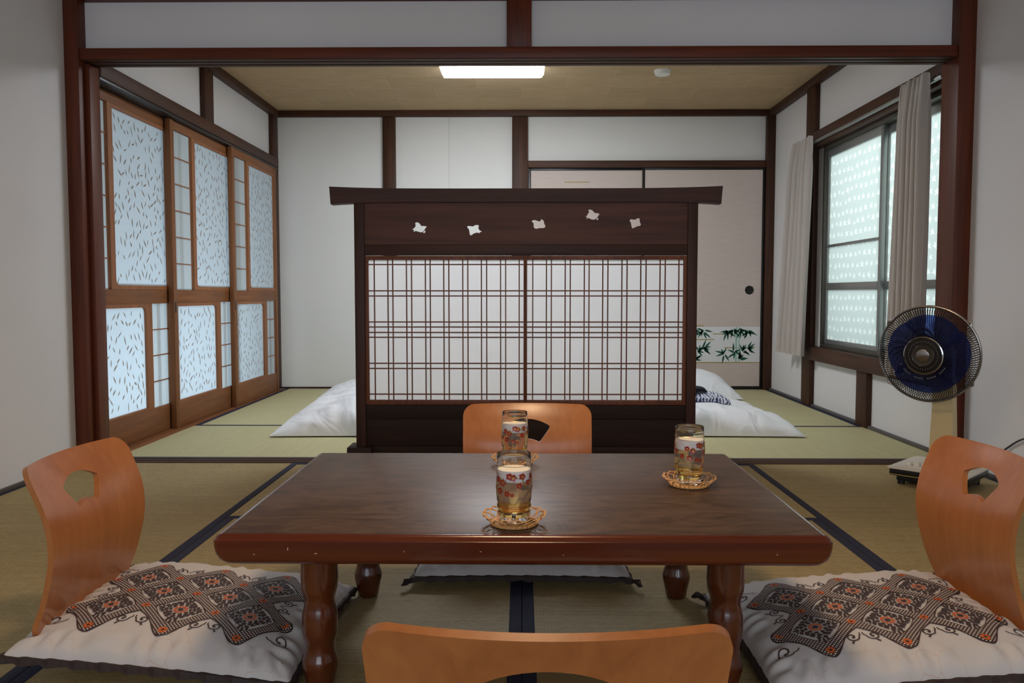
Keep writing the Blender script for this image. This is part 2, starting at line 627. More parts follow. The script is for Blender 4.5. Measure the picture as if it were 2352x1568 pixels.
trim(0.045, 1.872, BY - 0.03, BY + 0.05, 0.0, 0.012, M_black, 0.001)    # closet sill
# far room: left wall above the doors
slab('wall_left', [(FX0 - 0.1, FX0, SY1, BY, 1.76, CZ)], M_wall)
trim(FX0 - 0.11, -1.862, SY1, BY - 0.1, 1.705, 1.772, M_wfar[1])
trim(FX0 - 0.11, -1.868, SY1, BY - 0.1, 1.69, 1.705, M_black, 0.001)
trim(FX0, -1.893, 4.945, 5.085, 1.772, 2.1, M_wfar[2])
trim(FX0 - 0.11, -1.856, SY1, BY - 0.1, -0.06, 0.0035, M_door[1], 0.001)  # door sill
# far room: right wall round the window
slab('wall_right', [(FX1, FX1 + 0.1, SY1, BY, 1.70, CZ), (FX1, FX1 + 0.1, SY1, BY, -0.06, 0.36),
                    (FX1, FX1 + 0.1, 5.32, BY, 0.36, 1.70), (FX1, FX1 + 0.1, SY1, 3.74, 0.36, 1.70)], M_wall)
trim(1.902, FX1, 5.425, 5.585, 0.0, 2.1, M_wfar[2])
trim(1.88, FX1 + 0.1, SY1, 5.425, 1.682, 1.782, M_wfar[1])
trim(1.885, FX1 + 0.1, SY1, 5.425, 0.312, 0.40, M_wfar[1])
trim(1.902, FX1, 4.53, 4.67, 0.0, 0.312, M_wfar[2])
trim(1.915, FX1, SY1, BY - 0.06, 0.0, 0.014, plain('grey_floor_strip_wood', (92, 88, 86), 0.7), 0.001)
trim(NX0, NX0 + 0.016, -2.3, 3.535, 0.0, 0.014, plain('dark_floor_strip_wood', (74, 68, 62), 0.7), 0.001)
trim(NX1 - 0.016, NX1, -2.3, 3.535, 0.0, 0.014, MATS['dark_floor_strip_wood'], 0.001)
# corridor outer wall beyond the doors (low, daylight comes over and under its glazing)
slab('wall_left', [(-3.32, -3.24, 3.4, 6.6, -0.06, 0.02), (-3.3, -3.24, 3.4, 6.6, 1.9, 2.3)], M_wall)

# ------------------------------------------------------------------ tatami


def mat_(x0, x1, y0, y1, along, kind, label, edges=(1, 1)):
    """along: 'x' or 'y' = direction of the long side (cloth borders run on the long sides)"""
    b = 0.029
    cx, cy = (x0 + x1) / 2, (y0 + y1) / 2
    t = thing('tatami_mat', label, 'tatami mat', (cx, cy, -0.0613), group='tatami mats')
    e = 0.0008
    MB().box(x0 + e, x1 - e, y0 + e, y1 - e, -0.06, 0.0, 0.0).build('rush_surface', TAT[(kind, 0 if along == 'y' else 1)], t, (cx, cy, -0.06))
    sides = [(x0 + e, x0 + b), (x1 - b, x1 - e)] if along == 'y' else [(y0 + e, y0 + b), (y1 - b, y1 - e)]
    for k, (a, c) in enumerate(sides):
        if not edges[k]:
            continue
        if along == 'y':
            q = MB().box(a, c, y0 + e, y1 - e, -0.002, 0.0012, 0.0006)
        else:
            q = MB().box(x0 + e, x1 - e, a, c, -0.002, 0.0012, 0.0006)
        q.build('cloth_border', M_navy, t, (cx, cy, -0.06))


mx = 0.985
JY = 2.675
mat_(NX0, -mx, JY - 0.99, SY0, 'y', 'old', 'tatami mat behind the chair at the left end of the table, along the left wall')
mat_(mx, NX1, JY - 0.99, SY0, 'y', 'old', 'tatami mat carrying the electric fan, along the right wall')
mat_(-mx, mx, JY, SY0, 'x', 'old', 'crosswise tatami mat between the low table and the wooden sill')
mat_(-mx, 0, JY - 1.9, JY, 'y', 'old', 'tatami mat under the left half of the low table')
mat_(0, mx, JY - 1.9, JY, 'y', 'old', 'tatami mat under the right half of the low table')
mat_(NX0, -mx, JY - 2.89, JY - 0.99, 'y', 'old', 'tatami mat at the bottom left corner beside the cushion')
mat_(mx, NX1, JY - 2.89, JY - 0.99, 'y', 'old', 'tatami mat beside the right cushion nearest the viewer')
LY = 4.61
mat_(-1.856, 0, SY1, LY, 'x', 'new', 'crosswise tatami mat just past the sill, beside the first sliding door')
mat_(0, 1.915, SY1, LY, 'x', 'new', 'crosswise tatami mat just past the sill, below the window')
mat_(-1.856, -0.955, LY, BY - 0.012, 'y', 'new', 'far tatami mat along the sliding doors')
mat_(-0.955, 0, LY, BY - 0.012, 'y', 'new', 'far tatami mat under the left bedding')
mat_(0, 0.955, LY, BY - 0.03, 'y', 'new', 'far tatami mat under the right bedding')
mat_(0.955, 1.915, LY, BY - 0.03, 'y', 'new', 'far tatami mat along the right wall, under the far curtain')

# ------------------------------------------------------------------ sliding doors on the left
rnd = random.Random(5)


def round_rect(a0, a1, b0, b1, r, corners=(1, 1, 1, 1), n=5):
    pts = []
    for k, (cx, cy, s) in enumerate(((a1 - r, b1 - r, 0), (a0 + r, b1 - r, 90), (a0 + r, b0 + r, 180), (a1 - r, b0 + r, 270))):
        if corners[k]:
            for i in range(n + 1):
                q = R(s + 90 * i / n)
                pts.append((cx + r * math.cos(q), cy + r * math.sin(q)))
        else:
            pts.append(((a1, b1), (a0, b1), (a0, b0), (a1, b0))[k])
    return pts


def glazed_door(n, y0, w, xc):
    """door in the plane x = xc, from y0 to y0+w; thickness along x"""
    d = thing('door_%d' % n, None, None, (xc, y0, 0.004), kind=ST)
    at = (xc, y0, 0.004)
    h = 0.015
    zt = 1.688
    y1 = y0 + w
    L0, L1 = y0 + 0.045, y0 + 0.285       # upper strip
    G0, G1 = y0 + 0.335, y1 - 0.05        # upper glass
    g0, g1 = y0 + 0.055, y1 - 0.325       # lower glass
    l0, l1 = y1 - 0.25, y1 - 0.05         # lower strip
    zu0, zu1, zl0, zl1 = 0.785, 1.635, 0.148, 0.688
    f = MB()
    f.box(xc - h, xc + h, y0, y0 + 0.045, 0.004, zt, 0.002)
    f.box(xc - h, xc + h, y1 - 0.045, y1, 0.004, zt, 0.002)
    f.build('frame', M_door[2], d, at)
    r = MB()
    for a, b in ((0.004, 0.142), (0.692, 0.765), (zu1 + 0.002, zt)):
        r.box(xc - h * 0.8, xc + h * 0.8, y0 + 0.045, y1 - 0.045, a, b, 0.002)
    r.build('rail', M_door[1], d, at)
    # moulded surrounds of the two glass panes, one rounded pair of corners each
    P = lambda a, b, s: (xc - 0.011 + 0.024 * s, a, b)
    m = MB()
    m.prism([(L1 + 0.005, 0.765), (y1 - 0.045, 0.765), (y1 - 0.045, zu1 + 0.002), (L1 + 0.005, zu1 + 0.002)],
            [round_rect(G0, G1, zu0, zu1 - 0.012, 0.03, (0, 0, 1, 0))], P)
    m.build('pane_surround', M_doorlite, d, at)
    m = MB()
    m.prism([(y0 + 0.045, 0.142), (l0 - 0.01, 0.142), (l0 - 0.01, 0.692), (y0 + 0.045, 0.692)],
            [round_rect(g0, g1, zl0 + 0.006, zl1 - 0.014, 0.03, (1, 0, 0, 0))], P)
    m.build('pane_surround', M_doorlite, d, at)
    # frosted panes with scattered leaves printed on them
    for (a, b, c, e) in ((G0 - 0.004, G1 + 0.004, zu0 - 0.004, zu1 - 0.008), (g0 - 0.004, g1 + 0.004, zl0 + 0.002, zl1 - 0.01)):
        p = MB()
        p.recalc = False
        p.add([(xc, a, c), (xc, b, c), (xc, b, e), (xc, a, e)], [(0, 1, 2, 3)], 0)
        nl, spots_ = int((b - a) * (e - c) / 0.0030), []
        for k in range(nl * 6):
            ly, lz = rnd.uniform(a + 0.02, b - 0.02), rnd.uniform(c + 0.025, e - 0.025)
            if len(spots_) >= nl or any((ly - u) ** 2 + ((lz - w_) * 0.8) ** 2 < 0.030 ** 2 for u, w_ in spots_):
                continue
            spots_.append((ly, lz))
            q = rnd.choice((rnd.gauss(70, 12), rnd.gauss(110, 12), rnd.gauss(125, 8), rnd.gauss(40, 12)))
            ln, wd = rnd.uniform(0.014, 0.029), rnd.uniform(0.0038, 0.0058)
            ca, sa = math.cos(R(q)), math.sin(R(q))
            pl = [(-1, 0), (-0.3, -1), (0.3, -0.9), (1, 0), (0.3, 0.9), (-0.3, 1)]
            p.add([(xc + 0.0012, ly + ln * u * ca - wd * v * sa, lz + ln * u * sa + wd * v * ca) for u, v in pl], [tuple(range(6))], 1)
        p.build('glass_pane', [M_frost, M_leafprint], d, at, smooth=0)
    # paper strips with thin horizontal bars
    for (a, b, c, e, k) in ((L0, L1, 0.765, zu1 + 0.002, 6), (l0, l1, 0.142, 0.692, 4)):
        p = MB()
        p.add([(xc - 0.002, a, c), (xc - 0.002, b, c), (xc - 0.002, b, e), (xc - 0.002, a, e)], [(0, 1, 2, 3)])
        p.build('paper_strip', M_paper, d, at, smooth=0)
        p = MB()
        for i in range(1, k):
            z = c + (e - c) * i / k
            p.box(xc, xc + 0.006, a, b, z - 0.003, z + 0.003)
        for s in (0.42, 0.52):
            yy = a + (b - a) * s
            p.box(xc - 0.014, xc - 0.008, yy - 0.003, yy + 0.003, c, e)
        p.build('thin_bars', M_doorlite, d, at)
    # flush pull
    MB().box(xc + h, xc + h + 0.0015, y0 + 0.012, y0 + 0.028, 0.64, 0.70, 0.0006).build('pull', M_pull, d, at)


glazed_door(1, 3.555, 0.965, -1.945)
glazed_door(2, 4.45, 0.955, -1.912)
glazed_door(3, 5.295, 0.945, -1.879)

# ------------------------------------------------------------------ fusuma (closet doors) on the back wall


def leaf_fan(mb, cx, cz, n, a0, a1, ln, fy, mi=0):
    for i in range(n):
        a = R(a0 + (a1 - a0) * i / max(1, n - 1) + rnd.uniform(-9, 9))
        L = ln * rnd.uniform(0.7, 1.15)
        w = 0.0085
        ox, oz = cx + rnd.uniform(-0.012, 0.012), cz + rnd.uniform(-0.01, 0.01)
        ca, sa = math.cos(a), math.sin(a)
        mb.add([(ox + L * u * ca - w * v * sa, fy, oz + L * u * sa + w * v * ca) for u, v in ((0, 0), (0.25, -0.9), (0.6, -0.7), (1, 0), (0.6, 0.7), (0.25, 0.9))],
               [(0, 1, 2, 3, 4, 5)], mi)


def fusuma(n, x0, x1, yf, pull_x, lines):
    d = thing('door_%d' % n, None, None, ((x0 + x1) / 2, yf, 0.012), kind=ST)
    at = ((x0 + x1) / 2, yf, 0.012)
    z0, z1 = 0.012, 1.712
    f = MB()
    b = 0.018
    f.box(x0, x0 + b, yf - 0.004, yf + 0.02, z0, z1, 0.002)
    f.box(x1 - b, x1, yf - 0.004, yf + 0.02, z0, z1, 0.002)
    f.box(x0 + b, x1 - b, yf - 0.004, yf + 0.02, z0, z0 + b * 0.7, 0.002)
    f.box(x0 + b, x1 - b, yf - 0.004, yf + 0.02, z1 - b, z1, 0.002)
    f.build('lacquer_frame', M_black, d, at)
    p = MB()
    p.recalc = False
    a, c = x0 + b, x1 - b
    p.box(a, c, yf + 0.002, yf + 0.018, z0 + b * 0.7, z1 - b, 0, 0)
    q = lambda xa, xb, za, zb, y, mi: p.add([(xa, y, za), (xb, y, za), (xb, y, zb), (xa, y, zb)], [(0, 1, 2, 3)], mi)
    y1 = yf + 0.0012
    q(a, c, 0.212, 0.488, y1, 1)
    q(a, c, 0.206, 0.213, y1 - 0.0003, 4)
    for (u, v, z) in lines:
        q(a + (c - a) * u, a + (c - a) * v, z - 0.0035, z + 0.0035, y1 - 0.0003, 4)
    y2 = yf + 0.0005
    for s, full in ((0.797, 1), (0.42, 1)):
        X = a + (c - a) * s
        for k, (w, dz) in enumerate(((0.013, 0), (0.008, 0))):
            XX = X + 0.022 * k
            q(XX - w / 2, XX + w / 2, 0.213, 0.486, y2 + 0.0003, 3)
        for dx, dz in ((-0.07, 0.455), (-0.02, 0.468), (0.03, 0.468), (0.085, 0.455)):
            leaf_fan(p, X + dx, dz, 6, 195 if dx < 0 else 215, 330 if dx < 0 else 350, 0.075, y2, 2)
        for dx, dz, a0, a1 in ((-0.09, 0.275, 60, 300), (-0.02, 0.29, 30, 330), (0.05, 0.30, -40, 120), (0.09, 0.32, -50, 60), (0.02, 0.235, 0, 90)):
            leaf_fan(p, X + dx, dz, 6, a0, a1, 0.07, y2, 2)
    p.build('paper_panel', [M_fusuma, M_fuswhite, M_bamboo, M_bamboo2, M_gold], d, at, smooth=0)
    MB().lathe([(0.0, 0.0), (0.026, 0.0), (0.03, -0.003), (0.034, -0.003), (0.036, 0.0), (0.036, 0.002)], 8, (pull_x, yf + 0.001, 0.772), M=Matrix.Rotation(R(-90), 3, 'X'), cap=False).build('pull', M_pull, d, at)


fusuma(4, 0.05, 0.945, BY - 0.006, 0.14, ((0.3, 0.53, 1.605), (0.1, 0.4, 0.4)))
fusuma(5, 0.927, 1.868, BY - 0.027, 1.762, ((0.36, 0.52, 0.495), (0.597, 0.757, 0.432), (0.4, 0.608, 0.388), (0.695, 0.957, 0.325)))

# ------------------------------------------------------------------ window on the right
wd = thing('window_1', None, None, (1.97, 4.5, 0.40), kind=ST)
at = (1.97, 4.5, 0.40)
f = MB()
f.box(1.925, 2.03, 3.745, 5.315, 1.655, 1.682, 0.002)
f.box(1.925, 2.03, 3.745, 5.315, 0.40, 0.425, 0.002)
f.box(1.925, 2.03, 5.285, 5.315, 0.425, 1.655, 0.002)
f.box(1.925, 2.03, 3.745, 3.775, 0.425, 1.655, 0.002)
f.build('window_frame', M_aluD, wd, at)


def maple(y, z, s):
    a0 = rnd.uniform(-25, 25)
    pts = []
    for k in range(5):
        a = R(90 + a0 + 57 * (k - 2))
        for q, rr in ((-24, 0.36), (-9, 0.72), (0, 1.0), (9, 0.72)):
            b = a + R(q)
            pts.append((y + s * rr * math.cos(b), z + s * rr * math.sin(b)))
    pts.append((y + s * 0.3 * math.cos(R(270 + a0)), z + s * 0.3 * math.sin(R(270 + a0))))
    return pts


def sash(y0, y1, x, bars, hasthick):
    s = thing('sash', None, None)
    s.parent = wd
    fr = MB()
    w = 0.026
    fr.box(x - 0.012, x + 0.012, y0, y0 + w, 0.425, 1.655, 0.002)
    fr.box(x - 0.012, x + 0.012, y1 - w, y1, 0.425, 1.655, 0.002)
    fr.box(x - 0.012, x + 0.012, y0 + w, y1 - w, 0.425, 0.455, 0.002)
    fr.box(x - 0.012, x + 0.012, y0 + w, y1 - w, 1.605, 1.655, 0.002)
    for z, h in bars:
        fr.box(x - 0.014, x + 0.012, y0 + w, y1 - w, z - h, z + h, 0.002)
    fr.build('sash_frame', M_alu, s, at)
    p = MB()
    p.recalc = False
    ny, nz = int((y1 - y0) / 0.062), 19
    dy, dz = (y1 - y0) / ny, 1.22 / nz
    for j in range(nz):
        za, zb_ = 0.43 + dz * j, 0.43 + dz * (j + 1)
        if j % 2:
            for ya, yb in ((y0, y0 + dy / 2), (y1 - dy / 2, y1)):
                p.add([(x, ya, za), (x, yb, za), (x, yb, zb_), (x, ya, zb_)], [(0, 1, 2, 3)], 0)
        for i in range(ny - j % 2):
            ya, yb = y0 + dy * (i + 0.5 * (j % 2)), y0 + dy * (i + 1 + 0.5 * (j % 2))
            r_ = rnd.uniform(0.020, 0.0295)
            L = maple(rnd.uniform(ya + r_ + .002, yb - r_ - .002), rnd.uniform(za + r_ + .002, zb_ - r_ - .002), r_)
            rect = [(ya, za), (yb, za), (yb, zb_), (ya, zb_)]
            loops = [[Vector((a, b, 0)) for a, b in rect], [Vector((a, b, 0)) for a, b in L]]
            tr_ = tessellate_polygon(loops)
            p.add([(x, a, b) for a, b in rect + L], [tuple(q) for q in tr_], 0)
            p.flat(L, lambda u, v: (x, u, v), 1)
    p.build('frosted_pane', [M_win, M_winleaf], s, at, smooth=0)


sash(4.49, 5.29, 1.955, ((1.045, 0.008), (0.79, 0.022)), True)
sash(3.77, 4.53, 1.99, ((0.79, 0.022),), True)

# curtain rail, curtains
cr = thing('curtain_rail', 'thin grey curtain rail fixed under the beam above the window', 'curtain rail', (1.865, 4.6, 1.70))
MB().box(1.856, 1.874, 3.72, 5.62, 1.70, 1.716, 0.003).build('rail_bar', M_alu, cr, (1.865, 4.6, 1.70))
b = MB()
for y in (3.8, 4.3, 4.8, 5.3, 5.58):
    MB().box(1.874, 1.884, y, y + 0.012, 1.702, 1.716, 0.001).build('rail_bracket', M_alu, cr, (1.865, 4.6, 1.70))



def curtain(label, yt0, yt1, yb0, yb1, z0, z1, folds, seed):
    r = random.Random(seed)
    ph = [r.uniform(0, 6) for _ in range(4)]
    cx = 1.84
    t = thing('curtain', label, 'curtain', (cx, (yt0 + yt1) / 2, z1), group='curtains at the window')

    def surf(u, v, sd):
        # v 0 top .. 1 bottom
        g = min(1, v * 7)
        open_ = g ** 0.7
        y = (yt0 * (1 - v) + yb0 * v) * (1 - u) + (yt1 * (1 - v) + yb1 * v) * u
        a = folds * 2 * PI * u + 0.5 * math.sin(3 * v + ph[0])
        amp = (0.008 + 0.017 * open_) * (1 + 0.3 * math.sin(5 * u + ph[1]))
        x = cx - 0.012 + amp * math.sin(a) + 0.005 * math.sin(0.7 * a + ph[2] + 2 * v)
        y += 0.006 * math.cos(a) * open_
        z = z1 + (z0 - z1) * v + (0.012 * abs(math.sin(a / 2)) if v == 0 else 0)
        if v < 0.06:
            x += 0.004 * math.sin(a * 3)
        return (x + (0.0015 if sd else 0), y, z)
    MB().shell(surf, folds * 14, 36).build('drape', M_curtain, t, (cx, (yt0 + yt1) / 2, z1), smooth=60)


curtain('beige pleated curtain drawn to the far end of the window', 5.27, 5.60, 5.34, 5.83, 0.335, 1.735, 5, 3)
curtain('beige pleated curtain at the near end of the window, behind the fan', 3.785, 4.055, 3.76, 4.11, 0.345, 1.735, 6, 8)

# ------------------------------------------------------------------ ceiling light, smoke detector
cl = thing('ceiling_light', 'lit rectangular white ceiling light in the far room', 'ceiling light', (-0.18, 4.85, CZ))
at = (-0.18, 4.85, CZ)
MB().box(-0.49, 0.13, 4.55, 5.16, CZ - 0.02, CZ, 0.003).build('base_plate', M_white, cl, at)
MB().box(-0.485, 0.125, 4.555, 5.135, CZ - 0.082, CZ - 0.02, 0.012).build('diffuser', M_lamp, cl, at)
MB().box(-0.495, -0.483, 4.55, 5.16, CZ - 0.06, CZ - 0.02, 0.003).build('end_cap', M_cream, cl, at)
MB().box(0.123, 0.135, 4.55, 5.16, CZ - 0.06, CZ - 0.02, 0.003).build('end_cap', M_cream, cl, at)
sd = thing('smoke_detector', 'small round white smoke detector on the straw ceiling', 'smoke detector', (0.885, 5.27, CZ))
MB().lathe([(0.0, -0.030), (0.042, -0.030), (0.047, -0.026), (0.049, -0.014)], 40, (0.885, 5.27, CZ)).build('sensor_cap', M_white, sd, (0.885, 5.27, CZ))
MB().lathe([(0.051, -0.014), (0.053, -0.010), (0.053, 0.0)], 40, (0.885, 5.27, CZ)).build('mounting_ring', M_white, sd, (0.885, 5.27, CZ))

# pendant lamp of the near room (above the frame): square wooden shade over the table
LX, LYY, LZ = 0.0, 1.62, 1.66
pl = thing('pendant_lamp', 'pendant lamp hanging over the low table', 'lamp', (LX, LYY, 2.38))
at = (LX, LYY, 2.38)
g = MB()
g.recalc = False
g.lathe([(0.06, 0.10), (0.13, 0.085), (0.2, 0.04), (0.22, 0.0), (0.217, 0.0), (0.197, 0.037), (0.128, 0.081), (0.06, 0.096)], 48, (LX, LYY, LZ + 0.02), cap=False)
g.build('lamp_shade', plain('lamp_shade_white', (235, 228, 214), 0.6), pl, at)
MB().tube([(LX, LYY, LZ + 0.1), (LX, LYY, 2.36)], 0.004, 8).build('cord', M_black, pl, at)
MB().lathe([(0.045, -0.02), (0.05, 0.0)], 24, (LX, LYY, 2.38)).build('ceiling_rose', M_white, pl, at)
MB().tube([(LX + 0.12 * math.cos(a * PI / 24), LYY + 0.12 * math.sin(a * PI / 24), LZ + 0.045) for a in range(48)], 0.012, 10, True).build('ring_tube', M_tube, pl, at)
pt = bpy.data.lights.new('pendant_light', 'AREA')
pt.shape = 'DISK'
pt.size = 0.3
pt.energy = 10.5
pt.color = (1.0, 0.70, 0.42)
po = bpy.data.objects.new('pendant_light', pt)
po.location = (LX, LYY, LZ + 0.015)
COL.objects.link(po)

# ------------------------------------------------------------------ standing screen
SF = 3.785           # front face
FPX = 1882.0


def sx(px):
    return (px - 1199.5) * SF / FPX


def sz(py):
    # row -> height on the plane y = SF (pitch taken into account)
    d = (py - 784) / FPX
    return CAM_H + SF * (-d * math.cos(PITCH) - math.sin(PITCH)) / (math.cos(PITCH) - d * math.sin(PITCH))


sc = thing('standing_screen', 'dark wooden standing screen with bird cut-outs and white paper lattice', 'screen', (0.01, SF + 0.02, 0))
at = (0.01, SF + 0.02, 0)
D = 0.034
XL, XR = sx(815), sx(1600)
PW = 0.046
zb = 0.03
for a, b in ((XL, XL + PW), (XR - PW, XR)):
    MB().box(a, b, SF - 0.002, SF + D, zb, sz(463), 0.003).build('post', M_scr[2], sc, at)
for xm in ((XL + PW / 2), (XR - PW / 2)):
    o = MB()
    o.prism([(-0.17, 0.0), (0.17, 0.0), (0.17, 0.03), (0.163, 0.035), (-0.163, 0.035), (-0.17, 0.03)], [], lambda a, b, s: (xm - 0.056 + 0.112 * s, SF + 0.016 + a * 0.07 / 0.17, b))
    o.build('foot', M_scrl, sc, at)
# top rail, ends upturned
TX0, TX1 = sx(760), sx(1654)
n = 40
up = lambda u: 0.014 * abs(2 * u - 1) ** 5
out = [(TX0 + (TX1 - TX0) * i / n, sz(433) + up(i / n) * 0.7) for i in range(n + 1)] + \
      [(TX1 - 0.006 - (TX1 - TX0 - 0.012) * i / n, sz(463) - 0.002 - 0.010 * abs(2 * i / n - 1) ** 7) for i in range(n + 1)]
o = MB().prism(out, [], lambda a, b, s: (a, SF - 0.010 + (D + 0.022) * s, b))
o.build('top_rail', M_scr[0], sc, at)
IX0, IX1 = XL + PW, XR - PW
# upper board with plover cut-outs


def bird(pts, s, ox, oy):
    out = []
    n = len(pts)
    P = [Vector((sx(ox + a / s), sz(oy + b / s))) for a, b in pts]
    for i in range(n):          # soften the outline
        p0, p1, p2 = P[i - 1], P[i], P[(i + 1) % n]
        out.append(p1 * 0.8 + p0 * 0.2 * 0.5 + p2 * 0.2 * 0.5)
        out.append((p1 + p2) / 2)
    return [tuple(p) for p in out]


B = []
A1 = (8.4, 900, 470)
B.append(bird([(385, 465), (430, 455), (470, 395), (447, 345), (490, 327), (535, 345), (575, 405), (600, 408), (632, 395), (640, 415), (682, 400), (668, 440), (640, 462), (630, 495), (590, 530), (540, 525), (470, 495), (430, 518), (413, 512), (440, 485), (420, 474)], *A1))
B.append(bird([(605, 530), (630, 495), (650, 482), (658, 515), (640, 542), (615, 542)], *A1))
B.append(bird([(1452, 412), (1500, 400), (1565, 418), (1620, 380), (1680, 388), (1687, 415), (1670, 445), (1695, 490), (1745, 512), (1728, 524), (1692, 517), (1708, 555), (1668, 530), (1590, 545), (1527, 598), (1503, 560), (1497, 470), (1466, 440)], *A1))
A2 = (7.35, 1180, 460)
B.append(bird([(300, 350), (340, 318), (430, 352), (455, 348), (470, 300), (485, 330), (510, 333), (512, 385), (540, 430), (520, 467), (430, 462), (385, 482), (343, 465), (336, 430), (342, 390), (318, 365)], *A2))
B.append(bird([(1196, 268), (1235, 262), (1240, 235), (1272, 200), (1250, 158), (1280, 145), (1330, 165), (1365, 215), (1405, 205), (1420, 225), (1450, 215), (1425, 260), (1385, 310), (1345, 327), (1290, 315), (1262, 290), (1216, 315), (1240, 285), (1225, 276)], *A2))
B.append(bird([(1390, 320), (1410, 292), (1422, 288), (1428, 312), (1415, 330), (1400, 332)], *A2))
B.append(bird([(1940, 335), (1975, 310), (2040, 330), (2085, 294), (2125, 303), (2115, 345), (2143, 400), (2132, 427), (2060, 440), (1997, 480), (1978, 440), (1975, 380)], *A2))
zt, zm = sz(461), sz(564)
o = MB().prism([(IX0, zm), (IX1, zm), (IX1, zt), (IX0, zt)], B, lambda a, b, s: (a, SF + 0.010 + 0.008 * s, b))
o.build('bird_board', M_scrb, sc, at, smooth=0)
# thin moulding round the board and the rails
MB().box(IX0, IX1, SF + 0.002, SF + D - 0.002, sz(586), sz(561), 0.003).build('middle_rail', M_scr[0], sc, at)
MB().box(IX0, IX1, SF + 0.002, SF + D - 0.002, sz(962), sz(931), 0.003).build('lower_rail', M_scrl, sc, at)
MB().box(IX0, IX1, SF + 0.012, SF + 0.022, sz(1027), sz(961), 0.001).build('bottom_board', M_scrl, sc, at)
MB().box(IX0, IX1, SF - 0.001, SF + D - 0.002, 0.003, sz(1026), 0.003).build('bottom_rail', M_scrl, sc, at)
# two lattice panels
PZ0, PZ1 = sz(930), sz(587)
mid = sx(1207)
bars = [c / 1005 for c in (37, 125, 157, 246, 279, 369, 400, 488, 521, 611, 644, 732, 766, 856, 889, 977)]
hors = [590, 763, 797, 968, 1001, 1037, 1069, 1240, 1274, 1443]
for a, b, w0, w1 in ((IX0, mid, 0.016, 0.008), (mid, IX1, 0.008, 0.016)):
    f = MB()
    f.box(a, a + w0, SF + 0.006, SF + 0.026, PZ0, PZ1, 0.002)
    f.box(b - w1, b, SF + 0.006, SF + 0.026, PZ0, PZ1, 0.002)
    f.box(a + w0, b - w1, SF + 0.006, SF + 0.026, PZ1 - 0.018, PZ1, 0.002)
    f.box(a + w0, b - w1, SF + 0.006, SF + 0.026, PZ0, PZ0 + 0.022, 0.002)
    fo = f.build('lattice_panel', M_scrf[2], sc, at)
    A, Bx = a + w0, b - w1
    for m_, mat2, nm in ((bars, M_scrf[2], 'upright_bars'), (hors, M_scrf[0], 'cross_bars')):
        q = MB()
        for c in m_:
            if nm == 'upright_bars':
                xx = A + (Bx - A) * c
                q.box(xx - 0.0026, xx + 0.0026, SF + 0.0125, SF + 0.019, PZ0 + 0.022, PZ1 - 0.018)
            else:
                zz = sz(400 + c / 2.851)
                q.box(A, Bx, SF + 0.011, SF + 0.018, zz - 0.0028, zz + 0.0028)
        q.build(nm, mat2, fo, at)
    pp = MB()
    pp.add([(A, SF + 0.0195, PZ0 + 0.02), (Bx, SF + 0.0195, PZ0 + 0.02), (Bx, SF + 0.0195, PZ1 - 0.016), (A, SF + 0.0195, PZ1 - 0.016)], [(0, 1, 2, 3)])
    pp.build('paper', M_scrpaper, fo, at, smooth=0)

# ------------------------------------------------------------------ low table
TH = 0.335
TXA, TXB, TYA, TYB = -0.527, 0.527, 1.362, 2.098
tb = thing('low_table', 'low dark brown wooden table with turned legs between four legless chairs', 'table', (0, (TYA + TYB) / 2, 0))
at = (0, (TYA + TYB) / 2, 0)


def ring(inset, z, r):
    return [(x, y, z) for x, y in round_rect(TXA + inset, TXB - inset, TYA + inset, TYB - inset, max(r, 0.002), n=6)]


prof = [(0.014, TH, 0.006), (0.008, TH - 0.001, 0.008), (0.004, TH - 0.004, 0.010), (0.003, TH - 0.0075, 0.011), (0.0, TH - 0.0095, 0.012), (0.0, TH - 0.022, 0.014), (0.0015, TH - 0.034, 0.016),
        (0.005, TH - 0.044, 0.018), (0.011, TH - 0.051, 0.02), (0.02, TH - 0.0545, 0.02), (0.032, TH - 0.055, 0.02)]
e = MB()
k = len(ring(0, 0, 0.01))
for i, pr in enumerate(prof):
    e.v += ring(*pr)
for i in range(len(prof) - 1):
    for j in range(k):
        j2 = (j + 1) % k
        e.f.append((i * k + j, i * k + j2, (i + 1) * k + j2, (i + 1) * k + j))
        e.m.append(0)
e.f.append(tuple((len(prof) - 1) * k + j for j in range(k))[::-1])
e.m.append(0)
e.f.append(tuple(range(k)))
e.m.append(0)
rnd2 = random.Random(2)
for cx, cz, w, h in [(a_, b_, c_ * 0.45, d_ * 0.5) for a_, b_, c_, d_ in ((-0.397, 0.313, 0.002, 0.006), (-0.35, 0.305, 0.006, 0.002), (-0.2, 0.309, 0.0015, 0.0035), (-0.455, 0.303, 0.004, 0.0015), (0.43, 0.306, 0.002, 0.003), (0.07, 0.304, 0.002, 0.002), (-0.07, 0.3095, 0.004, 0.0015))]:
    y = TYA + max(0.0, (TH - 0.022 - cz) * 0.13) - 0.0006
    e.add([(cx - w, y, cz - h * 0.6), (cx + w * 0.6, y - 0.0003, cz - h), (cx + w, y, cz + h), (cx - w * 0.5, y - 0.0003, cz + h * 0.7)], [(0, 1, 2, 3)], 1)
e.build('edge_band', [M_tedge, M_chip], tb, at, smooth=50)
MB().box(TXA + 0.0145, TXB - 0.0145, TYA + 0.0145, TYB - 0.0145, TH - 0.004, TH + 0.0006, 0.0004).build('top_panel', M_ttop, tb, at)
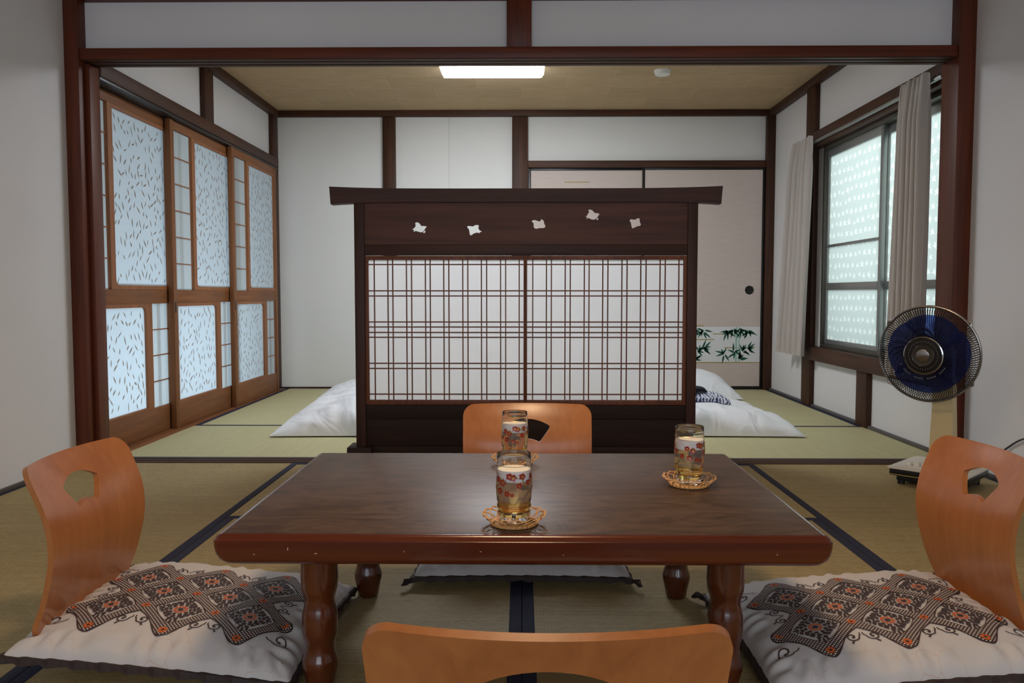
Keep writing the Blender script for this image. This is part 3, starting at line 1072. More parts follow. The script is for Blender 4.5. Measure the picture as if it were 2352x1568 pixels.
MB().box(TXA + 0.13, TXB - 0.13, TYA + 0.13, TYA + 0.15, TH - 0.075, TH - 0.054, 0.002).box(TXA + 0.13, TXB - 0.13, TYB - 0.15, TYB - 0.13, TH - 0.075, TH - 0.054, 0.002) \
    .box(TXA + 0.13, TXA + 0.15, TYA + 0.15, TYB - 0.15, TH - 0.075, TH - 0.054, 0.002).box(TXB - 0.15, TXB - 0.13, TYA + 0.15, TYB - 0.15, TH - 0.075, TH - 0.054, 0.002).build('apron', M_tleg, tb, at)
lp_ = [(0.0, 0.0), (0.022, 0.0), (0.025, 0.004), (0.0275, 0.02), (0.033, 0.045), (0.0335, 0.055), (0.032, 0.062), (0.0285, 0.072), (0.027, 0.082), (0.028, 0.094), (0.031, 0.102), (0.033, 0.112), (0.033, 0.140), (0.0325, 0.146),
       (0.030, 0.157), (0.0278, 0.168), (0.0285, 0.178), (0.031, 0.187), (0.0335, 0.196), (0.0345, 0.215), (0.0345, TH - 0.054)]
for lx in (-0.38, 0.38):
    for ly in (1.505, 1.985):
        MB().lathe(lp_, 40, (lx, ly, 0), cap=False).build('leg', M_tleg, tb, at, smooth=50)

# ------------------------------------------------------------------ legless chairs
PR = [(-0.004, 0.425), (0.0, 0.41), (0.022, 0.362), (0.044, 0.30), (0.048, 0.23), (0.030, 0.15), (0.010, 0.095), (0.006, 0.06), (0.022, 0.027), (0.055, 0.012), (0.11, 0.0095), (0.18, 0.0095), (0.26, 0.010), (0.345, 0.011), (0.355, 0.011)]


def prof_at(t):
    n = len(PR) - 3
    x = min(t, 0.99999) * n
    i = int(x)
    f = x - i
    p0, p1, p2, p3 = [Vector(PR[i + j]) for j in range(4)]
    return 0.5 * ((2 * p1) + (p2 - p0) * f + (2 * p0 - 5 * p1 + 4 * p2 - p3) * f * f + (3 * p1 - p0 - 3 * p2 + p3) * f ** 3)


SPL = 8 / 12.0        # where the seat begins


def chair_solid(t0, t1, nv):
    mb = MB()
    th = 0.011

    def fn(u, v, sd):
        v2 = v ** 1.6 if t0 == 0 else v
        t_ = t0 + (t1 - t0) * v2
        p = prof_at(t_)
        q = prof_at(min(t_ + 0.004, 0.9999)) - prof_at(max(t_ - 0.004, 0))
        q.normalize()
        nrm = Vector((-q.y, q.x)) if False else Vector((q.y, -q.x))
        hw = 0.1925 - 0.005 * max(0, min(1, (0.41 - p.y) / 0.3))
        d = max(0.0, 0.41 - p.y)
        r = 0.034
        if t_ < 0.25 and d < r:
            hw = hw - r + math.sqrt(max(0, r * r - (r - d) ** 2))
        if t_ > 0.9:
            d2 = 0.345 - p.x
            if d2 < r:
                hw = hw - r + math.sqrt(max(0.0, r * r - (r - max(0, d2)) ** 2))
        hw *= 1 - 0.22 * max(0.0, min(1.0, (0.10 - p.y) / 0.075))
        y = (2 * u - 1) * hw
        sag = 0.036 * max(0, min(1, (p.y - 0.05) / 0.36)) ** 0.9
        off = (-th / 2 if sd == 0 else th / 2)
        x = p.x + nrm.x * off - sag * (1 - (y / 0.1925) ** 2) + sag * 0.0
        z = p.y + nrm.y * off
        return (x, y, z)
    mb.shell(fn, 28, nv)
    return mb


def make_chair():
    t = thing('legless_chair', '', 'chair')
    bo = chair_solid(0, SPL, 60).build('backrest', M_ply, None, smooth=40)
    arc = []
    zc, ro, ri, ha = 0.237, 0.130, 0.073, 33
    for i in range(13):
        a = R(90 + ha - 2 * ha * i / 12)
        arc.append((ro * math.cos(a), zc + ro * math.sin(a)))
    for i in range(9):
        a = R(90 - ha * 0.93 + 2 * ha * 0.93 * i / 8)
        arc.append((ri * math.cos(a), zc + ri * math.sin(a)))
    # round the four corners a little
    P = [Vector(p) for p in arc]
    sm = []
    for i, p in enumerate(P):
        a_, c_ = P[i - 1], P[(i + 1) % len(P)]
        ang = (p - a_).angle(c_ - p)
        if ang > 0.6:
            d1, d2 = (a_ - p).normalized() * min(0.014, (a_ - p).length * 0.45), (c_ - p).normalized() * min(0.014, (c_ - p).length * 0.45)
            for k_ in range(4):
                s_ = k_ / 3
                sm.append(tuple((p + d1) * (1 - s_) ** 2 + p * 2 * s_ * (1 - s_) + (p + d2) * s_ ** 2))
        else:
            sm.append(tuple(p))
    cut = MB().prism(sm, [], lambda a, b, s: (-0.2 + 0.4 * s, a, b)).build('cutter', M_ply)
    md = bo.modifiers.new('b', 'BOOLEAN')
    md.operation = 'DIFFERENCE'
    md.object = cut
    md.solver = 'EXACT'
    bpy.context.view_layer.update()
    dg = bpy.context.evaluated_depsgraph_get()
    me = bpy.data.meshes.new_from_object(bo.evaluated_get(dg))
    bo.modifiers.clear()
    old = bo.data
    bo.data = me
    me.name = 'backrest'
    bpy.data.meshes.remove(old)
    bpy.data.objects.remove(cut)
    me.shade_smooth()
    me.set_sharp_from_angle(angle=R(40))
    bo.parent = t
    chair_solid(SPL, 1.0, 20).build('seat', M_ply, t, smooth=40)
    return t


ch = make_chair()
GC = 'legless chairs round the low table'
ch['group'] = GC
ch['label'] = 'legless chair at the left end of the low table'
ch.location = (-0.947, 1.715, 0)
dup(ch, (1.000, 1.765, 0), (0, 0, R(180)), 'legless chair at the right end of the low table, in front of the fan', GC)
dup(ch, (0.016, 2.455, 0), (0, 0, R(-90)), 'legless chair behind the low table, facing us in front of the screen', GC)
dup(ch, (0.026, 0.818, 0), (0, 0, R(90)), 'legless chair nearest the camera, seen from behind before the low table', GC)

# ------------------------------------------------------------------ cushions
HX, HY, SEAM = 0.276, 0.25, 0.026
TOPH, BOTH = 0.062, 0.026


def cs(u, v):
    """outline: pointed corners, slightly hollow sides"""
    x = HX * u * (1 - 0.045 * (1 - v * v))
    y = HY * v * (1 - 0.045 * (1 - u * u))
    return x, y


def ctop(u, v):
    x, y = cs(u, v)
    e = max(0.0, (1 - abs(u) ** 3.2)) ** 0.44 * max(0.0, (1 - abs(v) ** 3.2)) ** 0.44
    ed = max(abs(u), abs(v))
    w = 0.0
    if ed > 0.8:
        a = v if abs(u) > abs(v) else u
        k = (ed - 0.8) / 0.2
        w = 0.0065 * k * (1 - k) * 4 * (math.sin(a * 31 + 2 * math.sin(a * 9)) * 0.6 + 0.5 * noise.noise(Vector((u * 9, v * 9, 3.1))))
    w += 0.004 * noise.noise(Vector((u * 2.2, v * 2.2, 7.7))) * e
    return (x, y, SEAM + TOPH * e + w * (e > 0.02))


def cprint(x, y, lift=0.0009):
    u, v = x / HX, y / HY
    p = ctop(u, v)
    return (p[0], p[1], p[2] + lift)


def strip(mb, pts, w, mi, lift, wend=None):
    """flat ribbon following pts on the cushion top"""
    P = [Vector(p) for p in pts]
    n = len(P)
    Lf, Rt = [], []
    for i, p in enumerate(P):
        t_ = (P[min(i + 1, n - 1)] - P[max(i - 1, 0)]).normalized()
        nn = Vector((-t_.y, t_.x))
        ww = w if wend is None else w + (wend - w) * i / (n - 1)
        Lf.append(p + nn * ww)
        Rt.append(p - nn * ww)
    vs = [cprint(p.x, p.y, lift) for p in Lf] + [cprint(p.x, p.y, lift) for p in Rt]
    mb.add(vs, [(i, n + i, n + i + 1, i + 1) for i in range(n - 1)], mi)


def blob(mb, cx, cy, pts, mi, lift):
    mb.flat([(cx + a, cy + b) for a, b in pts], lambda a, b: cprint(a, b, lift), mi)


def petal(mb, cx, cy, a, r0, r1, w, mi, lift, sqx=1, sqy=1):
    ca, sa = math.cos(a), math.sin(a)
    m_ = (r0 + r1) / 2
    L = (r1 - r0) / 2
    pts = [(m_ + L * q, w * s) for q, s in ((-1, 0), (-0.5, -0.75), (0.3, -1), (0.85, -0.6), (1, 0), (0.85, 0.6), (0.3, 1), (-0.5, 0.75))]
    blob(mb, cx, cy, [((p * ca - q * sa) * sqx, (p * sa + q * ca) * sqy) for p, q in pts], mi, lift)


def make_cushion():
    t = thing('floor_cushion', '', 'cushion')
    mb = MB()
    mb.recalc = False
    mb.grid(lambda u, v: ctop(2 * u - 1, 2 * v - 1), 130, 120, 0)
    # printed lattice: diamonds 3-2-3
    PX, PY, OY = 0.150, 0.162, -0.028
    hx, hy = PX / 2, PY / 2
    rows = [(-1, hy + OY), (0, hy + OY), (1, hy + OY), (-0.5, OY), (0.5, OY), (-1, -hy + OY), (0, -hy + OY), (1, -hy + OY)]
    cells = [(i * PX, y) for i, y in rows]
    segs = set()
    for cx, cy in cells:
        P = [(cx + hx, cy), (cx, cy + hy), (cx - hx, cy), (cx, cy - hy)]
        P = [(round(a, 4), round(b, 4)) for a, b in P]
        for i in range(4):
            segs.add(tuple(sorted((P[i], P[(i + 1) % 4]))))
    verts = {p for s in segs for p in s}
    lift = 0.0013
    bw = 0.0125
    # dark outline under the net bands, waved along its length
    for si, (a, b) in enumerate(sorted(segs)):
        A, Bv = Vector(a), Vector(b)
        for w_, mi, lf in ((bw + 0.0026, 1, lift), (bw + 0.0004, 3, lift + 0.0005)):
            n = 14
            P = [A.lerp(Bv, i / n) for i in range(n + 1)]
            tt = (Bv - A).normalized()
            nn = Vector((-tt.y, tt.x))
            Lf, Rt = [], []
            for i, p in enumerate(P):
                ww = w_ * (0.98 + 0.22 * math.cos(i / n * 2 * PI))
                Lf.append(p + nn * ww)
                Rt.append(p - nn * ww)
            vs = [cprint(p.x, p.y, lf) for p in Lf] + [cprint(p.x, p.y, lf) for p in Rt]
            mb.add(vs, [(i, n + 1 + i, n + 2 + i, i + 1) for i in range(n)], mi)
    circ = lambda r, n=18: [(r * math.cos(2 * PI * i / n), r * math.sin(2 * PI * i / n)) for i in range(n)]
    for (x, y) in sorted(verts):
        blob(mb, x, y, circ(0.0178), 1, lift + 0.0001)
        blob(mb, x, y, circ(0.0150), 3, lift + 0.0006)
        blob(mb, x, y, [(0.0105 * a, 0.0105 * b) for a, b in ((1, 0.1), (0.5, 0.5), (0.1, 1), (-0.5, 0.5), (-1, -0.1), (-0.5, -0.5), (-0.1, -1), (0.5, -0.5))], 1, lift + 0.0008)
        for k in range(8):
            petal(mb, x, y, 2 * PI * k / 8, 0.0025, 0.0095, 0.0024, 2, lift + 0.0010)
    for cx, cy in cells:
        sq = 1.04
        for k in range(12):
            petal(mb, cx, cy, 2 * PI * k / 12, 0.0065, 0.0140, 0.0024, 2, lift + 0.0003, 1.1, 1.18)
        blob(mb, cx, cy, circ(0.006, 14), 1, lift + 0.0002)
        for r0, r1, nn, w_, ph in ((0.0148, 0.0212, 10, 0.0046, 0.1), (0.0208, 0.0285, 14, 0.0052, 0.3), (0.0278, 0.0345, 18, 0.0052, 0.0)):
            for k in range(nn):
                a = 2 * PI * (k + ph) / nn
                g_ = 1 + 0.09 * math.cos(4 * a) * (r0 - 0.012) / 0.016
                petal(mb, cx, cy, a, r0 * g_, r1 * g_, w_, 1, lift + 0.0002, 1.10, 1.18)
        for k in range(4):
            a = PI / 2 * k
            rr = 1.12 if k % 2 else 1.0
            for da in (-0.2, 0, 0.2):
                petal(mb, cx, cy, a + da, 0.0365, 0.0455 * rr - abs(da) * 0.02, 0.0030, 1, lift + 0.0002, 1.04, 1.14)
            blob(mb, cx + 0.040 * math.cos(a + 0.42), cy + 0.042 * math.sin(a + 0.42), circ(0.0009, 6), 1, lift + 0.0002)
            blob(mb, cx + 0.040 * math.cos(a - 0.42), cy + 0.042 * math.sin(a - 0.42), circ(0.0009, 6), 1, lift + 0.0002)
    # scrolls round the outside

    def scroll(x, y, ang, flip, s=1.0):
        """a stem leaves (x, y) along the outward direction ang and rolls up to one side"""
        sg = -1 if flip else 1
        r0 = 0.019 * s
        out = Vector((math.cos(ang), math.sin(ang)))
        sd = Vector((-out.y, out.x)) * sg
        c = Vector((x, y)) + out * 0.016 * s + sd * (r0 + 0.006 * s)
        pts = [Vector((x, y)), Vector((x, y)) + out * 0.008 * s]
        for i in range(34):
            q = i / 33
            a = q * 2.35 * PI
            r = r0 * (1 - 0.80 * q)
            pts.append(c - sd * r * math.cos(a) + out * r * math.sin(a))
        strip(mb, pts, 0.0012, 1, lift + (0.00005 if flip else 0.0), 0.0018)
        blob(mb, pts[-1].x, pts[-1].y, circ(0.0028, 10), 1, lift + 0.0001)
        b0 = c + out * r0 * 0.95
        tw = [b0 + (out * 0.004 + sd * 0.009) * (k_ / 5) * s + out * 0.005 * (k_ / 5) ** 2 * s for k_ in range(6)]
        strip(mb, tw, 0.0009, 1, lift + 0.00015, 0.0022)
    for i in (-0.5, 0.5):
        for sgn in (-1, 1):
            for fl in (0, 1):
                scroll(i * PX + 0.003 * (1 if fl else -1) * sgn, sgn * (hy + 0.042) + OY, PI / 2 * sgn, fl, 0.72)
    for sgn in (-1, 1):
        for fl in (0, 1):
            scroll(sgn * (PX + 0.038), 0.003 * (1 if fl else -1) * -sgn + OY, 0 if sgn > 0 else PI, fl, 0.72)
        for s2 in (-1, 1):
            scroll(sgn * (PX + hx * 0.5 + 0.016), s2 * (hy * 1.5 + 0.016) + OY, PI / 2 * s2 - 0.6 * sgn * s2, (sgn * s2) > 0, 0.95)
    mb.build('printed_cover', [M_cot, M_brown, M_orange, M_net], t, smooth=60)
    un = MB()

    def bot(u, v):
        p = cs(2 * u - 1, 2 * v - 1)
        a, b = 2 * u - 1, 2 * v - 1
        e_ = max(0.0, 1 - abs(a) ** 4) ** 0.5 * max(0.0, 1 - abs(b) ** 4) ** 0.5
        return (p[0] * 0.985, p[1] * 0.985, SEAM - 0.004 - (SEAM - 0.008) * e_)
    un.grid(bot, 40, 36, 0, flip=True)
    un.recalc = False
    un.build('underside', M_cot, t, smooth=60)
    # pleated dark ruffle round the seam
    loop = []
    n = 34
    for i in range(n):
        loop.append((-1 + 2 * i / n, -1))
    for i in range(n):
        loop.append((1, -1 + 2 * i / n))
    for i in range(n):
        loop.append((1 - 2 * i / n, 1))
    for i in range(n):
        loop.append((-1, 1 - 2 * i / n))
    ru = MB()
    vs = []
    for k, (u, v) in enumerate(loop):
        x, y = cs(u, v)
        z = 0.0025 * (k % 3)
        o_ = 1.0 + 0.028 + 0.012 * ((k % 3) == 0)
        vs += [(x * 0.965, y * 0.965, SEAM + 0.004), (x * (o_ - 0.012), y * (o_ - 0.012), SEAM + 0.002 - 0.001 * (k % 3)), (x * o_, y * o_, SEAM - 0.013 + z), (x * 0.965, y * 0.965, SEAM - 0.012)]
    m = len(loop)
    fs = []
    for k in range(m):
        k2 = (k + 1) % m
        for q in range(4):
            q2 = (q + 1) % 4
            fs.append((k * 4 + q, k2 * 4 + q, k2 * 4 + q2, k * 4 + q2))
    ru.add(vs, fs)
    ru.build('ruffle', M_ruffle, t, smooth=0)
    for sx_ in (-1, 1):
        for sy_ in (-1, 1):
            kn = MB()
            for q in range(7):
                a = R(20 + 360 * q / 7)
                kn.tube([(sx_ * HX * 1.01, sy_ * HY * 1.01, SEAM - 0.004), (sx_ * (HX * 1.02 + 0.010) + 0.006 * math.cos(a), sy_ * (HY * 1.02 + 0.010) + 0.006 * math.sin(a), SEAM - 0.004 + 0.006 * math.sin(a * 2)),
                         (sx_ * (HX * 1.02 + 0.016) + 0.005 * math.cos(a + 1), sy_ * (HY * 1.02 + 0.016) + 0.005 * math.sin(a + 1), SEAM - 0.012)], 0.0022, 6)
            kn.build('corner_tuft', M_ruffle, t)
    return t


cu = make_cushion()
GQ = 'patterned cushions on the legless chairs'
cu['group'] = GQ
TL = R(4.2)
cu['label'] = 'white cushion with brown lattice print on the left chair'
cu.location = (-0.698, 1.732, 0.017)
cu.rotation_euler = (0, TL, R(-2))
dup(cu, (0.724, 1.695, 0.017), (0, -TL, R(2)), 'white cushion with brown lattice print on the right chair', GQ)
dup(cu, (0.0, 2.29, 0.013), (R(3), 0, 0), 'white cushion on the far chair, edge showing beneath the table', GQ)
dup(cu, (0.03, 1.09, 0.014), (R(-3), 0, 0), 'white patterned cushion on the nearest chair, seen through the hole in its back', GQ)

# ------------------------------------------------------------------ glasses and coasters


def make_coaster():
    t = thing('coaster', '', 'coaster')
    d = MB()
    d.lathe([(0.0, 0.0005), (0.038, 0.0005), (0.0405, 0.0012), (0.0415, 0.004), (0.0405, 0.0058), (0.037, 0.0056), (0.0, 0.0052)], 48, cap=False)
    for k in range(26):
        M_ = Matrix.Rotation(2 * PI * k / 26, 3, 'Z')
        d.box(0.0398, 0.0424, -0.0022, 0.0022, 0.0015, 0.0062, 0.0006)
        nb = 24
        for i in range(len(d.v) - nb, len(d.v)):
            d.v[i] = tuple(M_ @ Vector(d.v[i]))
    d.build('woven_base', M_rattan, t)
    l = MB()
    n = 15
    for k in range(n):
        for off in (0.0, 0.06):
            a0 = 2 * PI * k / n + off * 0.4
            span = 2 * PI / n * 2.6
            pts = []
            for i in range(15):
                q = i / 14
                a = a0 + span * q
                s_ = math.sin(PI * q) ** 0.7
                pts.append(((0.0425 + (0.0145 - off * 0.03) * s_) * math.cos(a), (0.0425 + (0.0145 - off * 0.03) * s_) * math.sin(a), 0.006 + 0.0145 * s_ * (1 - off) + 0.0012 * (1 if q > 0.5 else -1) * s_))
            l.tube(pts, 0.0008, 5)
    l.build('looped_rim', M_rattan, t, smooth=60)
    return t


GP = [(0.0, 0.0), (0.0245, 0.0), (0.0262, 0.0025), (0.0268, 0.010), (0.0292, 0.013), (0.0294, 0.018), (0.0278, 0.021), (0.0278, 0.024), (0.0300, 0.027), (0.0302, 0.032), (0.0290, 0.036), (0.0305, 0.041),
      (0.0315, 0.055), (0.0317, 0.072), (0.0312, 0.095), (0.0302, 0.118), (0.0298, 0.1285), (0.0293, 0.1292), (0.0288, 0.1285)]
GI = [(0.0288, 0.1285), (0.0292, 0.118), (0.0300, 0.095), (0.0304, 0.072), (0.0302, 0.055), (0.0292, 0.042), (0.0275, 0.036), (0.0265, 0.022), (0.0245, 0.012), (0.0, 0.011)]


def rad_at(z, P):
    for (r0, z0), (r1, z1) in zip(P, P[1:]):
        lo, hi = min(z0, z1), max(z0, z1)
        if lo <= z <= hi and hi > lo:
            return r0 + (r1 - r0) * (z - z0) / (z1 - z0)
    return 0.031


def make_glass():
    t = thing('beer_glass', '', 'glass')
    b = MB()
    n = 56
    for i, ((r0, z0), (r1, z1)) in enumerate(zip(GP, GP[1:])):
        pass
    b.recalc = True
    b.lathe(GP + GI[1:], n, cap=False)
    zs = [(GP + GI[1:])[i][1] for i in range(len(GP + GI[1:]))]
    k = len(GP + GI[1:])
    for fi, f in enumerate(b.f):
        i = f[0] % k
        za = max(b.v[v][2] for v in f)
        zi = min(b.v[v][2] for v in f)
        if i < len(GP) - 1 and zi >= 0.041 and za <= 0.0951:
            b.m[fi] = 1
    # flower print wound round the outside
    rg = random.Random(11)

    def on(a, z, lift=0.00035):
        r = rad_at(z, GP[:16]) + lift
        return (r * math.cos(a), r * math.sin(a), z)

    def disc(a, z, r, mi, lift, lobes=0):
        pts = []
        for q in range(20):
            g_ = 2 * PI * q / 20
            rr = r * (1 + (0.16 * math.cos(lobes * g_) if lobes else 0))
            pts.append((rr * math.cos(g_), rr * math.sin(g_)))
        b.flat(pts, lambda u, v: on(a + u / 0.0315, z + v, lift), mi)
    for k_, (a, z, r) in enumerate(((-150, .083, .0055), (-128, .078, .0062), (-104, .090, .0062), (-92, .088, .0062), (-62, .090, .006), (-38, .078, .0055), (-72, .073, .0052), (-140, .062, .006), (-112, .058, .005), (-96, .056, .0035), (-20, .088, .0055), (10, .08, .006),
                                    (35, .09, .006), (62, .075, .006), (85, .088, .006), (110, .07, .0055), (135, .085, .006), (160, .075, .006), (-170, .066, .005), (20, .06, .005), (70, .058, .005))):
        disc(R(a), z, r, 2, 0.0004, 5)
        disc(R(a), z, r * 0.3, 3, 0.0006)
    for s in range(5):
        a0 = -2.9 + s * 1.25
        pts = [on(a0 + 0.9 * q / 10, 0.060 + 0.03 * math.sin(q / 10 * 2 + s) * (1 if s % 2 else 0.8) + 0.004 * math.sin(q * 1.3), 0.0003) for q in range(11)]
        b.tube(pts, 0.0006, 4, mi=3)
    for z in (0.108,):
        b.tube([on(2 * PI * q / 48, z, 0.0001) for q in range(48)], 0.0005, 4, True, mi=3)
    b.build('tumbler', [M_glass, M_glassf, M_red, M_gilt], t, smooth=60)
    be = MB()
    pi = [(0.0, 0.0112), (0.0243, 0.0122)] + [(r + 0.00015, z) for r, z in GI[::-1][2:6]] + [(rad_at(0.079, GI) + 0.00015, 0.079), (0.0, 0.079)]
    be.lathe(pi, 48, cap=False)
    be.build('beer', M_beer, t, smooth=60)
    fo = MB()
    fo.lathe([(0.0, 0.0792), (rad_at(0.0792, GI) - 0.0001, 0.0792), (rad_at(0.1, GI) - 0.0001, 0.0995), (0.024, 0.1005), (0.012, 0.0998), (0.0, 0.1002)], 48, cap=False)
    fo.build('foam', M_foam, t, smooth=60)
    return t


TT = TH + 0.0008
co = make_coaster()
gl_ = make_glass()
gl_.scale = (1.0, 1.0, 0.945)
spots = [(-0.014, 1.437, 0, 'front of the table, nearest the viewer', 'nearest beer glass, standing on the front rattan coaster'),
         (0.357, 1.735, 40, 'right side of the table', 'beer glass standing alone toward the right of the table'),
         (-0.017, 1.945, 15, 'far side of the table, behind the front glass', 'beer glass behind the nearest one, before the far chair')]
for i, (x, y, a, lc, lg) in enumerate(spots):
    if i == 0:
        c_, g_ = co, gl_
        c_.location, g_.location = (x, y, TT), (x, y, TT + 0.0062)
        c_.rotation_euler, g_.rotation_euler = (0, 0, R(a)), (0, 0, R(a))
        c_['label'], g_['label'] = 'round woven rattan coaster at the ' + lc, lg
        c_['group'], g_['group'] = 'rattan coasters on the table', 'beer glasses on the table'
    else:
        dup(co, (x, y, TT), (0, 0, R(a)), 'round woven rattan coaster at the ' + lc, 'rattan coasters on the table')
        dup(gl_, (x, y, TT + 0.0062), (0, 0, R(a)), lg, 'beer glasses on the table')

# ------------------------------------------------------------------ electric fan
FX, FY = 0.0, 0.0
FROOT, FROT = Vector((1.634, 3.198, 0)), R(-45)
fan = thing('electric_fan', 'electric fan with translucent blue blades on a beige column', 'fan', FROOT, (0, 0, FROT))
at = (FX, FY, 0)
b = MB()
b.box(FX - 0.12, FX + 0.12, FY - 0.11, FY + 0.11, 0.012, 0.034, 0.006)
b.box(FX - 0.14, FX + 0.14, FY - 0.13, FY + 0.13, 0.034, 0.062, 0.005)
for i in (-0.105, 0.105):
    for j in (-0.095, 0.095):
        b.lathe([(0.014, 0.0), (0.014, 0.014)], 14, (FX + i, FY + j, 0))
b.build('base', M_blackp, fan, at)
o = MB()
o.prism([(-0.145, 0.062), (0.145, 0.062), (0.145, 0.068), (0.13, 0.074), (-0.13, 0.074), (-0.145, 0.068)], [], lambda a, c, s: (FX + a, FY - 0.135 + 0.27 * s, c))
o.build('control_panel', M_cream, fan, at)
MB().box(FX - 0.141, FX + 0.141, FY - 0.1315, FY - 0.13, 0.038, 0.041).build('trim_line', M_gold, fan, at)
for i in range(4):
    MB().box(FX - 0.095 + 0.03 * i, FX - 0.075 + 0.03 * i, FY - 0.085, FY - 0.06, 0.072, 0.086, 0.003).build('push_button', M_cream, fan, at)
MB().lathe([(0.014, 0.0), (0.014, 0.02), (0.011, 0.024), (0.0, 0.024)], 20, (FX + 0.05, FY - 0.072, 0.073), cap=False).build('dial', M_chrome, fan, at)
c0 = MB()
c0.shell(lambda u, v, s: (FX + (-0.045 + 0.09 * u) * (1 - 0.26 * v) + 0.004, FY + (-0.03 + 0.06 * s) * (1 - 0.25 * v) + 0.03, 0.07 + v * 0.35), 4, 8)
c0.build('column', M_beige, fan, at)
MB().box(FX - 0.026, FX + 0.034, FY + 0.012, FY + 0.055, 0.40, 0.53, 0.008).build('neck', M_cream, fan, at)
# head: local axis +Z = forward
HC = Vector((-0.022, -0.085, 0.514))
fwd = Vector((0, -1, -0.06)).normalized()
rgt = fwd.cross(Vector((0, 0, 1))).normalized()
upv = rgt.cross(fwd)
HM = Matrix((rgt, upv, fwd)).transposed() * 0.90


def hp(r, a, d):
    return tuple(HC + HM @ Vector((r * math.cos(a), r * math.sin(a), d)))


GR = 0.203
m = MB()
m.lathe([(0.0, -0.16), (0.04, -0.158), (0.06, -0.14), (0.066, -0.08), (0.06, -0.05), (0.0, -0.05)], 32, tuple(HC), M=HM, cap=False)
m.build('motor_housing', M_beige, fan, at)
prf = [(0.202, 0.004), (0.19, 0.028), (0.16, 0.046), (0.12, 0.056), (0.078, 0.06)]
prb = [(0.202, -0.004), (0.19, -0.03), (0.16, -0.048), (0.12, -0.056), (0.06, -0.06)]
for nm, pf, sw, rr in (('front_guard', prf, 0.20, 0.0014), ('rear_guard', prb, -0.20, 0.0012)):
    q = MB()
    for k in range(120):
        a = 2 * PI * k / 120
        q.tube([hp(r, a + sw * (0.202 - r) / 0.12, d) for r, d in pf], rr, 4)
    q.build(nm, M_wire, fan, at, smooth=0)
q = MB()
q.tube([hp(GR, 2 * PI * k / 72, 0.0) for k in range(72)], 0.0048, 10, True)
for a in (38, 140, 215, 320):
    q.tube([hp(GR + 0.003, R(a - 3), 0.0), hp(GR + 0.010, R(a), 0.0), hp(GR + 0.003, R(a + 3), 0.0)], 0.004, 8)
q.build('rim_ring', M_steel, fan, at)
q = MB()
q.recalc = False
for k in range(30):
    if k % 7 in (0, 6):
        continue
    a = R(205 + 130 * k / 29)
    q.add([hp(0.0955 + e_, a + s_ * 0.008, 0.0618) for e_, s_ in ((0, -1), (0, 1), (0.0045, 1), (0.0045, -1))], [(0, 1, 2, 3)])
q.build('worn_print', M_white, fan, at, smooth=0)
q = MB()
q.lathe([(0.072, 0.058), (0.076, 0.064), (0.080, 0.062), (0.080, 0.057), (0.072, 0.055), (0.072, 0.058)], 56, tuple(HC), M=HM, cap=False)
q.build('centre_ring', M_chrome, fan, at)
q = MB()
q.lathe([(0.0, 0.054), (0.073, 0.054), (0.073, 0.059), (0.05, 0.061), (0.0, 0.061)], 48, tuple(HC), M=HM, cap=False)
for k in range(36):
    a = 2 * PI * k / 36
    c = hp(0.0585, a, 0.0615)
    q.lathe([(0.0022, -0.0005), (0.0018, 0.0006), (0.0, 0.0008)], 8, c, M=HM, mi=1)
q.build('vent_disc', [M_blackp, M_chrome], fan, at)
q = MB()
q.lathe([(0.046, 0.061), (0.0455, 0.065), (0.043, 0.067), (0.032, 0.0655), (0.027, 0.0655)], 48, tuple(HC), M=HM, cap=False)
q.build('hub_dish', plain('dark_steel', (92, 88, 84), 0.35, 0.9), fan, at)
q = MB()
q.lathe([(0.0268, 0.064), (0.0262, 0.0685), (0.024, 0.0695), (0.0, 0.0700)], 40, tuple(HC), M=HM, cap=False)
q.build('hub_cap', M_steel, fan, at)
for k in range(4):
    q = MB()
    a0 = PI / 2 * k + 0.4

    def bl(u, v, s):
        r = 0.045 + 0.122 * v
        wdt = 1.70 - 0.05 * v + 0.12 * math.sin(PI * v)
        if v > 0.8:
            pass
        a = a0 + wdt * (u - 0.5) - 0.25 * v
        rr = r - 0.006 * (2 * u - 1) ** 4 * v
        return hp(rr, a, 0.004 + 0.030 * (u - 0.5) * (0.5 + 0.5 * v) + (0.0008 if s else -0.0008))
    q.shell(bl, 18, 10)
    q.build('blade', M_blade, fan, at, smooth=60)
q = MB()
q.lathe([(0.0, 0.03), (0.04, 0.028), (0.05, 0.02), (0.05, -0.02), (0.0, -0.03)], 32, tuple(HC), M=HM, cap=False)
q.build('blade_hub', plain('dark_blue_plastic', (30, 36, 84), 0.3), fan, at)
q = MB()
cw = [(1.75, 3.33, 0.03), (1.80, 3.345, 0.012), (1.86, 3.30, 0.05), (1.899, 3.22, 0.13), (1.899, 3.1, 0.195), (1.899, 2.95, 0.225), (1.899, 2.8, 0.26)]
cp = [Matrix.Rotation(-FROT, 3, 'Z') @ (Vector(p) - FROOT) for p in cw]
pts = []
for i in range(len(cp) - 1):
    p0, p1, p2, p3 = cp[max(i - 1, 0)], cp[i], cp[i + 1], cp[min(i + 2, len(cp) - 1)]
    for s in range(8):
        f = s / 8
        p = 0.5 * ((2 * p1) + (p2 - p0) * f + (2 * p0 - 5 * p1 + 4 * p2 - p3) * f * f + (3 * p1 - p0 - 3 * p2 + p3) * f ** 3)
        pts.append(p)
q.tube(pts, 0.0035, 8)
q.build('cord', M_cord, fan, at)

# ------------------------------------------------------------------ bedding


